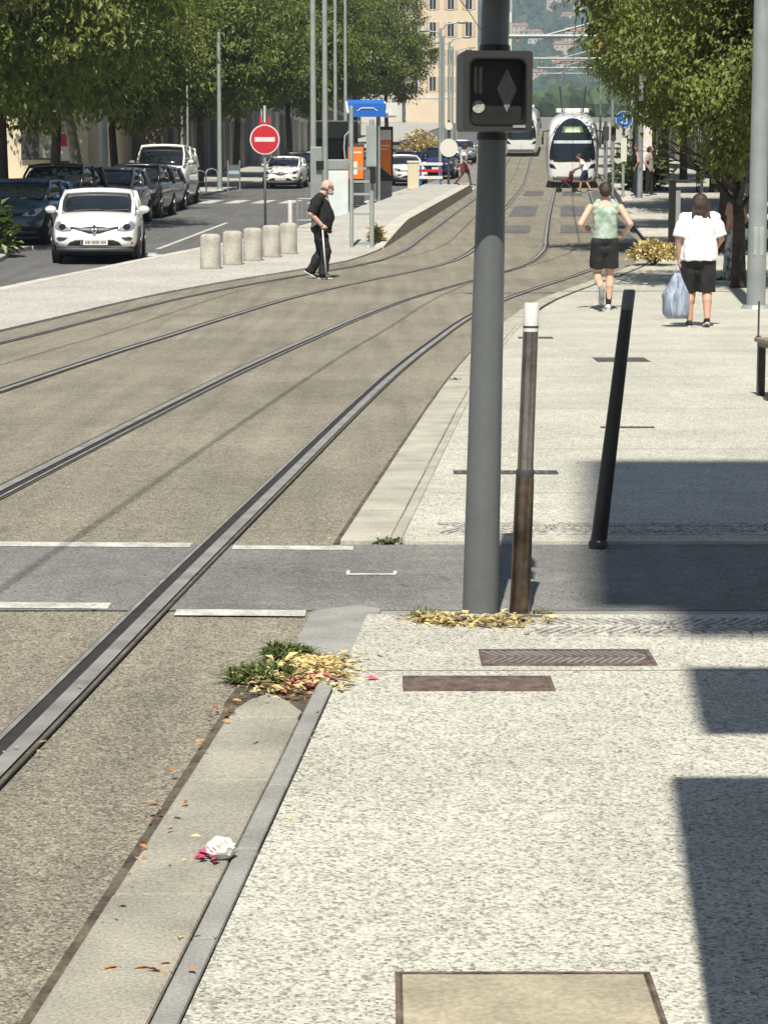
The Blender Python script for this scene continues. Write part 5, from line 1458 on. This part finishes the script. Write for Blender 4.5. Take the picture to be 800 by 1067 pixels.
# switch box and cabinet
sw = empty('switch_box', (-1.93,65.8,tz(66)), label='tall grey switch box strapped to the pale pole', cat='cabinet')
MB().b2(-.17,.17,-.18,.05,.25,2.1).build('case', M_galv, sw, bevel=.02); MB().b2(.0,.22,-.26,-.18,1.45,1.7).build('meter_box', M_black, sw)
cbn = empty('electrical_cabinet', (-1.32,66.6,tz(66.6)+.02), label='white electrical cabinet right of the pale poles', cat='cabinet')
MB().b2(-.29,.29,-.16,.16,.02,1.42).build('case', mat('cabinet_white',(.62,.68,.68),.6,var=.08), cbn, bevel=.015); MB().b2(-.31,.31,-.18,.18,1.422,1.72).build('hood', M_galv, cbn, bevel=.02)
for s in (-1,1): MB().b2(s*.145-.135,s*.145+.135,-.172,-.162,.1,1.36).build('door', mat('cabinet_white',(.6,.6,.6)), cbn, bevel=.004)
# small railings and posts on the refuge
rg = empty('guard_railing', (-1.95,60.5,tz(60.5)+.02), .1, label='low grey guard railing behind the person with the cane', cat='railing')
for x in (-.33,.33): MB().cyl((x,0,0),(x,0,.78),.028,n=8).build('post', M_galv, rg)
for z in (.2,.76): MB().cyl((-.33,0,z),(.33,0,z),.022,n=8).build('rail', M_galv, rg)
for x in (-.2,-.07,.07,.2): MB().cyl((x,0,.2),(x,0,.76),.012,n=6).build('baluster', M_galv, rg)
wpz = empty('white_post', (-2.45,60,tz(60)+.02), label='short white post behind the last stone bollard', cat='post')
MB().cyl((0,0,0),(0,0,.68),.06,n=14).build('shaft', M_white, wpz); MB().lathe([(.06,.68),(.045,.72),(.001,.735)],14).build('cap', M_white, wpz)
# ladder shaped sign frame
ld = empty('ladder_sign_frame', (-.485,50,tz(50)+.02), .02, label='pale metal ladder shaped sign frame on two posts before the platform ramp', cat='sign')
MB().cyl((-.22,0,0),(-.22,0,3.05),.045,n=12).build('post', M_galvl, ld); MB().cyl((.22,0,0),(.22,0,2.75),.05,n=12).build('post', M_galvl, ld)
for z in (.72,1.15,1.42,1.70): MB().b2(-.175,.17,-.02,.02,z-.025,z+.025).build('rung', M_galvl, ld)
MB().b2(.10,.32,-.09,-.055,1.75,2.62).build('sign_panel', M_galvl, ld)
b = MB(); b.tube([(-.26,0,2.5),(-.36,0,2.4),(-.38,0,2.15),(-.36,0,1.92),(-.26,0,1.82)],.02,6); b.build('mirror_hoop', M_galvl, ld)
MB().b2(.18,.30,-.15,-.05,1.38,1.75).build('push_button_box', M_black, ld, bevel=.01)
# advert totem, shelter with blue roof
tt = empty('advert_totem', (.0,82.5,tz(82.5)+.02), .05, label='orange poster totem in black frame on a grey plinth', cat='advert panel')
MB().b2(-.28,.28,-.15,.15,0,.78).build('plinth', mat('plinth_grey',(.22,.215,.2),.8), tt, bevel=.01); MB().b2(-.275,.32,-.12,.12,.782,2.70).build('frame', M_black, tt, bevel=.02)
MB().b2(-.24,.25,-.132,-.122,.95,2.20).build('poster', M_orange, tt)
MB().b2(-.24,.25,-.134,-.123,2.22,2.58).build('header', M_poster, tt)
b = MB(); b.b2(-.16,.18,-.137,-.133,2.0,2.05); b.b2(-.16,.1,-.137,-.133,1.88,1.92); b.build('print_lines', M_poster, tt); b = MB(); b.add([(-.24,-.136,.95),(.25,-.136,.95),(-.24,-.136,1.35)],[(0,1,2)]); b.build('dark_corner', M_black, tt)
tp = empty('advert_board', (-.98,80,tz(80)+.02), .05, label='orange and white poster panel left of the totem', cat='advert panel')
MB().b2(-.26,.26,-.05,.05,.9,2.0).build('poster', M_orange, tp); MB().b2(-.3,.3,.052,.1,.0,2.1).build('frame', M_dark, tp)
b = MB(); b.b2(-.22,.2,-.056,-.051,1.78,1.84); b.b2(-.1,.05,-.056,-.051,1.05,1.5); b.b2(-.18,-.12,-.056,-.051,1.1,1.65); b.build('print', M_poster, tp)
sh = empty('tram_shelter', (-.62,81.5,tz(81.5)+.02), .04, label='shelter with blue sloping roof and white edge frame', cat='shelter')
MB().box((0,0,3.36),(1.3,1.9,.06),Matrix.Rotation(.3,3,'X')).build('roof', M_blue, sh)
b = MB()
for s in (-1,1): b.cyl((s*.68,-.95,3.15),(s*.68,.95,3.58),.05,n=8)
b.cyl((-.68,-.95,3.15),(.68,-.95,3.15),.05,n=8); b.cyl((-.68,.95,3.58),(.68,.95,3.58),.05,n=8); b.build('roof_frame', M_white, sh)
for x in (-.6,.42):
    for y in (-.8,.8): MB().cyl((x,y,0),(x,y,3.2 if y < 0 else 3.55),.045,n=8).build('post', M_galv, sh)
MB().b2(-.64,.64,-1.02,-.97,3.0,3.46).build('fascia', M_blue, sh); MB().b2(.66,1.05,-.9,.9,3.05,3.5).build('side_canopy', M_white, sh)
b = MB(); b.tube([(-.35,-1.03,3.2),(-.2,-1.03,3.3),(.2,-1.03,3.3),(.35,-1.03,3.2)],.02,6); b.build('roof_emblem', M_white, sh)
s2 = empty('waiting_shelter', (-1.75,84,tz(84)+.02), .04, label='dark framed waiting shelter left of the blue roof', cat='shelter')
MB().b2(-.95,.75,-.7,.9,2.25,2.9).build('roof_box', M_black, s2, bevel=.03)
for x in (-.9,.7): MB().b2(x-.04,x+.04,-.6,-.52,0,2.25).build('post', M_dark, s2)
MB().b2(-.85,.65,.8,.82,.2,2.25).build('back_glass', M_glass, s2); MB().b2(-.7,.5,.3,.6,.42,.48).build('bench', M_galv, s2)
# things beyond the platform
cp = empty('cream_block_post', (1.27,100,tz(100)+.02), label='stout cream post in front of the far parked cars', cat='post')
MB().b2(-.25,.25,-.2,.2,0,1.15).build('shaft', M_cream, cp, bevel=.04); MB().b2(-.28,.28,-.23,.23,1.152,1.24).build('cap', M_offwhite, cp, bevel=.02)
br = empty('barrier', (1.95,96.5,tz(96.5)+.33), .15, label='white and red barrier with blue feet beside the cream post', cat='barrier')
for x in (-.42,.42): MB().b2(x-.035,x+.035,-.04,.04,0,.95).build('post', M_blue, br)
for i,z in enumerate((.3,.58,.86)): MB().b2(-.5,.5,-.07,-.045,z-.06,z+.06).build('board', M_white if i != 1 else M_red, br)
rs_ = empty('round_sign', (2.72,97,tz(97)+.1), 0, label='back of a round white sign on a dark post', cat='sign')
MB().cyl((0,0,0),(0,0,2.9),.055,n=10).build('post', M_dark, rs_); MB().cyl((0,-.07,1.75),(0,-.1,1.75),.38,n=28).build('disc', M_offwhite, rs_); MB().cyl((0,-.07,2.65),(0,-.1,2.65),.16,n=20).build('small_disc', M_offwhite, rs_)
# bicycle hoops on the left pavement
for i,(x,y,d) in enumerate(((-7.75,97,'nearer'),(-7.55,101,'farther'))):
    hp = empty('bicycle_hoop', (x,y,tz(y)+.03), .6, label='grey bicycle hoop on the left pavement, %s one' % d, cat='bicycle rack', group='bicycle hoops')
    b = MB(); b.tube([(-.3,0,0),(-.3,0,.65),(-.22,0,.82),(0,0,.88),(.22,0,.82),(.3,0,.65),(.3,0,0)],.03,8); b.build('hoop', M_galv, hp, smooth=True); MB().cyl((-.3,0,.4),(.3,0,.4),.02,n=6).build('crossbar', M_galv, hp)
sg = empty('blue_panel_sign', (-6.35,97.5,tz(97.5)+.03), .1, label='small panel with pale blue stripe between two posts by the hoops', cat='sign')
for x in (-.25,.25): MB().cyl((x,0,0),(x,0,1.3),.03,n=8).build('post', M_galv, sg)
MB().b2(-.24,.24,-.05,-.02,.55,1.1).build('panel', mat('panel_grey',(.12,.14,.15),.6), sg); MB().b2(-.22,.22,-.055,-.051,.72,.86).build('stripe', mat('pale_blue',(.35,.5,.6),.6), sg)
# right side: stop sign, shelter, posts
bsn = empty('tram_stop_sign', (8.22,79.2,tz(79.2)+.33), 0, label='round blue tram stop sign on a pale post', cat='sign')
MB().cyl((0,0,0),(0,0,2.8),.05,n=10).build('post', M_galvl, bsn); MB().cyl((0,-.06,2.62),(0,-.10,2.62),.31,n=32).build('disc', M_blue, bsn)
b = MB(); tube_rect(b,.22,.3,.05,.14,.16,.02,-.107,-.101); b.build('pictogram', M_white, bsn).location = (0,0,2.62); MB().b2(-.1,.1,-.1,-.06,1.2,2.0).build('timetable', M_offwhite, bsn)
b = MB(); ring = [(.285*math.cos(i*math.pi/16),-.105,2.62+.285*math.sin(i*math.pi/16)) for i in range(33)]; b.tube(ring,.012,5); b.build('rim', M_white, bsn)
rsn = empty('tram_shelter', (10.0,84,tz(84)+.33), -.08, label='brown framed glass tram shelter on the right platform', cat='shelter')
MB().b2(-.95,1.6,-1.6,1.6,2.75,2.95).build('roof', mat('shelter_brown',(.12,.06,.045),.6,var=.2), rsn, bevel=.03)
for x in (-.85,1.5):
    for y in (-1.4,0,1.4): MB().b2(x-.05,x+.05,y-.05,y+.05,0,2.75).build('post', M_dark, rsn)
MB().b2(1.46,1.49,-1.35,1.35,.25,2.6).build('side_glass', M_glass, rsn); MB().b2(-.8,-.3,-1.44,-1.41,.8,2.4).build('map_panel', M_poster, rsn); MB().b2(.2,1.3,.2,.6,.42,.48).build('bench', M_galv, rsn)
for i,(x,y) in enumerate(((7.95,81),(8.1,85),(8.5,90))):
    gp = empty('platform_post', (x+.1,y,tz(y)+.33), 0, label='slim grey post on the right platform, %s from the front' % ('first','second','third')[i], cat='post', group='slim posts on the right platform')
    MB().cyl((0,0,0),(0,0,2.6),.04,n=8).build('shaft', M_galv, gp); MB().b2(-.08,.08,-.05,.05,1.9,2.4).build('box', M_dark, gp)
bw = empty('black_and_pale_post', (5.74,45.4,tz(45.4)+.012), .2, label='square post half black half pale between runner and woman', cat='post')
MB().b2(-.11,-.0,-.06,.06,0,1.55).build('black_half', M_black, bw); MB().b2(.002,.10,-.05,.06,0,1.35).build('pale_half', M_galv, bw)
gpo = empty('thin_post', (4.33,26.4,.012), 0, label='very thin dark post at the right edge behind the bench', cat='post')
MB().cyl((0,0,0),(0,0,.42),.012,n=8).build('shaft', M_dark, gpo); MB().cyl((0,0,0),(0,0,.02),.03,n=8).build('foot', M_dark, gpo)
bn = empty('bench', (3.03,17.9,.012), .05, label='slatted bench with black legs cut by the right edge', cat='bench')
for x in (.03,1.75):
    b = MB(); b.b2(x-.03,x+.03,-.03,.03,0,.43); b.b2(x-.03,x+.03,.42,.48,0,.43); b.b2(x-.03,x+.03,-.03,.48,.40,.432); b.build('leg_frame', M_black2, bn, bevel=.004)
    MB().b2(x-.06,x+.06,-.07,.07,-.01,.02).build('foot', M_black2, bn)
M_slat = mat('bench_slat', (.23,.19,.15), .7, var=.2, scale=3, fine=.15, fscale=40)
for i in range(5): MB().b2(-.02,1.8,-.045+i*.113,.052+i*.113,.434,.468).build('slat', M_slat, bn, bevel=.004)
# hanging orange signal on the catenary arm
hs_ = empty('hanging_signal', (7.36,79,tz(79)+5.75), 0, label='small orange signal box hanging among the right leaves', cat='signal')
MB().b2(-.15,.15,-.1,.1,-.52,-.12).build('box', mat('amber_orange',(.85,.42,.03),.5,var=.05), hs_, bevel=.02); MB().cyl((0,0,-.12),(0,0,.0),.02,n=6).build('hanger', M_dark, hs_)
b = MB(); b.b2(-.06,-.03,-.106,-.101,-.42,-.22); b.b2(.03,.06,-.106,-.101,-.42,-.22); b.build('symbol', M_shut, hs_)

# --- overhead wires
def wire(label, xf, h, r=.013):
    b = MB(); ys = [-8+2.5*i for i in range(90)]
    b.tube([(xf(y),y,tz(y)+h+.06*math.cos(y*.2)) for y in ys], r, 5)
    w_ = b.build('overhead_wire', M_dark, label=label, cat='wire', group='overhead tram wires')
wire('overhead contact wire above the nearer tram track', nearC, 5.78)
wire('overhead contact wire above the farther tram track', farC, 5.78)
b = MB(); b.tube([(-30,31,8.4),(-12,30.6,7.9),(5.285,32.5,8.0)],.008,5); b.build('span_wire', M_dark, label='thin span wire from the right pole across the street', cat='wire')

# ---------------------------------------------------------------- weeds, dry leaves and litter
M_grass = mat('weed_green', (.11,.15,.035), .6, var=.35, scale=8, island=.4, trans=.3)
M_straw = mat('dry_straw', (.50,.40,.17), .8, var=.3, scale=8, island=.4, trans=.2)
M_rustleaf = mat('rust_leaf', (.36,.15,.05), .8, var=.35, scale=9, island=.5)
def weeds(label, x, y, r, n, hmax, m, seed, sx=1.0):
    rr = random.Random(seed); b = MB()
    for k in range(n):
        a = rr.uniform(0,6.283); q = r*math.sqrt(rr.random()); p = Vector((q*math.cos(a)*sx,q*math.sin(a),-.01))
        d = Vector((rr.gauss(0,.6)+math.cos(a)*.5,rr.gauss(0,.6)+math.sin(a)*.4,rr.uniform(.4,1.3))).normalized(); l = hmax*rr.uniform(.35,1.0); w = rr.uniform(.0022,.0058)
        s = d.cross(Vector((0,0,1))).normalized()*w
        p1 = p+d*l*.55; p2 = p+d*l+Vector((d.x,d.y,-.9))*l*.45
        b.add([p-s,p+s,p1+s*.9,p1-s*.9,p2],[(0,1,2,3),(3,2,4)])
    root = empty('weed_tuft', (x,y,.012), 0, label=label, cat='weeds'); b.build('blades', m, root)
    c = MB(); c.ball((0,0,-.005),(r*.5*sx,r*.5,.012),10,6); c.build('root_clump', M_dust_shade, root)
def leaves(label, pts, n, m, seed, L=.035, zmax=.03):
    rr = random.Random(seed); b = MB()
    for k in range(n):
        (x,y,sx,sy) = rr.choice(pts); p = Vector((rr.gauss(x,sx),rr.gauss(y,sy),.012+rr.random()**2*zmax))
        a = rr.uniform(0,6.283); d = Vector((math.cos(a),math.sin(a),rr.uniform(-.25,.35))).normalized(); s = L*rr.choice((.4,.6,.8,1,1.3,1.7))*rr.uniform(.8,1.1)
        leaf(b,p,d,Vector((rr.uniform(-.5,.5),rr.uniform(-.5,.5),1)),s,s*.45)
    b.build('dry_leaves', m, label=label, cat='leaves', kind='stuff')
weeds('green weed tuft growing at the broken kerb end', -.40,7.35,.10,420,.095,M_grass,1); weeds('green weed tuft above the first one beside the ramp stone', -.335,7.72,.075,300,.095,M_grass,2)
weeds('straw coloured tuft in the gap of the broken kerb', -.26,7.42,.13,260,.05,M_straw,4,1.2)
weeds('straw and green tuft at the foot of the signal pole', .19,8.40,.075,110,.075,M_straw,5,1.3); weeds('small green tuft left of the signal pole foot', .14,8.44,.04,50,.11,M_grass,6)
weeds('small weed right of the brushed steel post foot', .60,8.52,.04,40,.035,M_grass,7); weeds('tiny weed at the near end of the far kerb', .02,10.40,.05,45,.05,M_grass,8)
weeds('weed tuft along the far kerb gutter', .62,20.0,.06,50,.07,M_grass,9)
leaves('dry yellow leaves heaped in the gap of the broken kerb', [(-.27,7.45,.07,.12),(-.2,7.3,.06,.12),(-.37,7.2,.05,.12),(-.22,7.55,.07,.06)], 620, M_dry, 3, .034, .03)
leaves('dry yellow leaves around the foot of the signal pole', [(.25,8.28,.07,.045),(.4,8.26,.07,.04),(.48,8.30,.06,.04),(.18,8.33,.04,.04)], 460, M_dry, 4, .036, .03)
leaves('rust brown leaves in the gutter and broken kerb gap', [(-.24,7.12,.05,.08),(-.30,7.25,.04,.1),(-.46,6.9,.015,.25),(-.52,6.1,.012,.5),(-.58,5.2,.012,.5),(-.2,6.9,.02,.15)], 80, M_rustleaf, 5, .026, .012)
leaves('scattered pale leaf crumbs along kerb and rails', [(-.47,5.6,.06,.8),(-.2,6.3,.02,.5),(-.42,4.6,.05,.2),(-1.05,7.5,.04,1.2),(.3,8.3,.25,.15),(.1,10.5,.2,.1)], 70, M_dry, 6, .024, .004)
M_petal = mat('pink_paper', (.55,.06,.16), .7, var=.3, scale=30)
def crumple(name, label, x, y, r, m, seed, extra=None):
    rr = random.Random(seed); root = empty(name, (x,y,.016), 0, label=label, cat='litter')
    b = MB(); b.ball((0,0,r*.6),(r,r*.95,r*.75),22,16)
    for i,v in enumerate(b.v):
        v = Vector(v); q = 1+.22*noise.noise(v*90+Vector((seed,0,0)))+rr.uniform(-.13,.13); b.v[i] = (v.x*q,v.y*q,max(.0,v.z*q))
    b.build('paper_ball', m, root)
    if extra:
        c = MB()
        for k in range(10):
            a = rr.uniform(1.8,4.6); p = Vector((math.cos(a)*r*rr.uniform(.8,1.5),math.sin(a)*r*rr.uniform(.6,1.2),.004+rr.random()*.01)); leaf(c,p,Vector((math.cos(a),math.sin(a),rr.uniform(-.1,.3))).normalized(),Vector((0,0,1)),.03,.02)
        c.build('torn_wrapper', extra, root)
crumple('crumpled_tissue', 'crumpled white tissue with pink wrapper on the near kerb', -.385,5.23,.034,M_white,3,M_petal)
leaves('pink petal scraps among the dry leaves at the kerb gap', [(-.19,7.28,.035,.03),(-.25,7.22,.03,.02)], 34, M_petal, 12, .03, .035)
leaves('brown and pink leaf scraps on the kerb at the bottom edge', [(-.46,4.42,.03,.02)], 22, M_rustleaf, 14, .022, .01)

# grime collected round the feet of the pole and posts
def grime(x, y, r, seed):
    rr = random.Random(seed); pts = [(x+r*rr.uniform(.7,1.3)*1.3*math.cos(a),y+r*rr.uniform(.7,1.25)*math.sin(a)) for a in [i*math.pi/9 for i in range(18)]]
    sheet('dirt_patch', pts, .0145, M_dust_shade, walk_near)
grime(.37,8.36,.085,1); grime(.53,8.40,.06,2)
# ---------------------------------------------------------------- haze
b = MB(); b.b2(-2600,2900,-150,5900,-8,760)
hz_o = b.build('haze', None, kind='stuff', label='thin summer haze over the whole street', cat='haze')
hm = bpy.data.materials.new('haze_air'); hm.use_nodes = True
nt = hm.node_tree; nt.nodes.clear()
out = nt.nodes.new('ShaderNodeOutputMaterial'); pv = nt.nodes.new('ShaderNodeVolumePrincipled')
pv.inputs['Color'].default_value = (.62,.79,1,1); pv.inputs['Density'].default_value = .0003; pv.inputs['Anisotropy'].default_value = .1
nt.links.new(pv.outputs[0], out.inputs['Volume']); hz_o.data.materials.append(hm)

if bpy.data.scenes.get('workbench'): bpy.data.scenes.remove(bpy.data.scenes['workbench'])
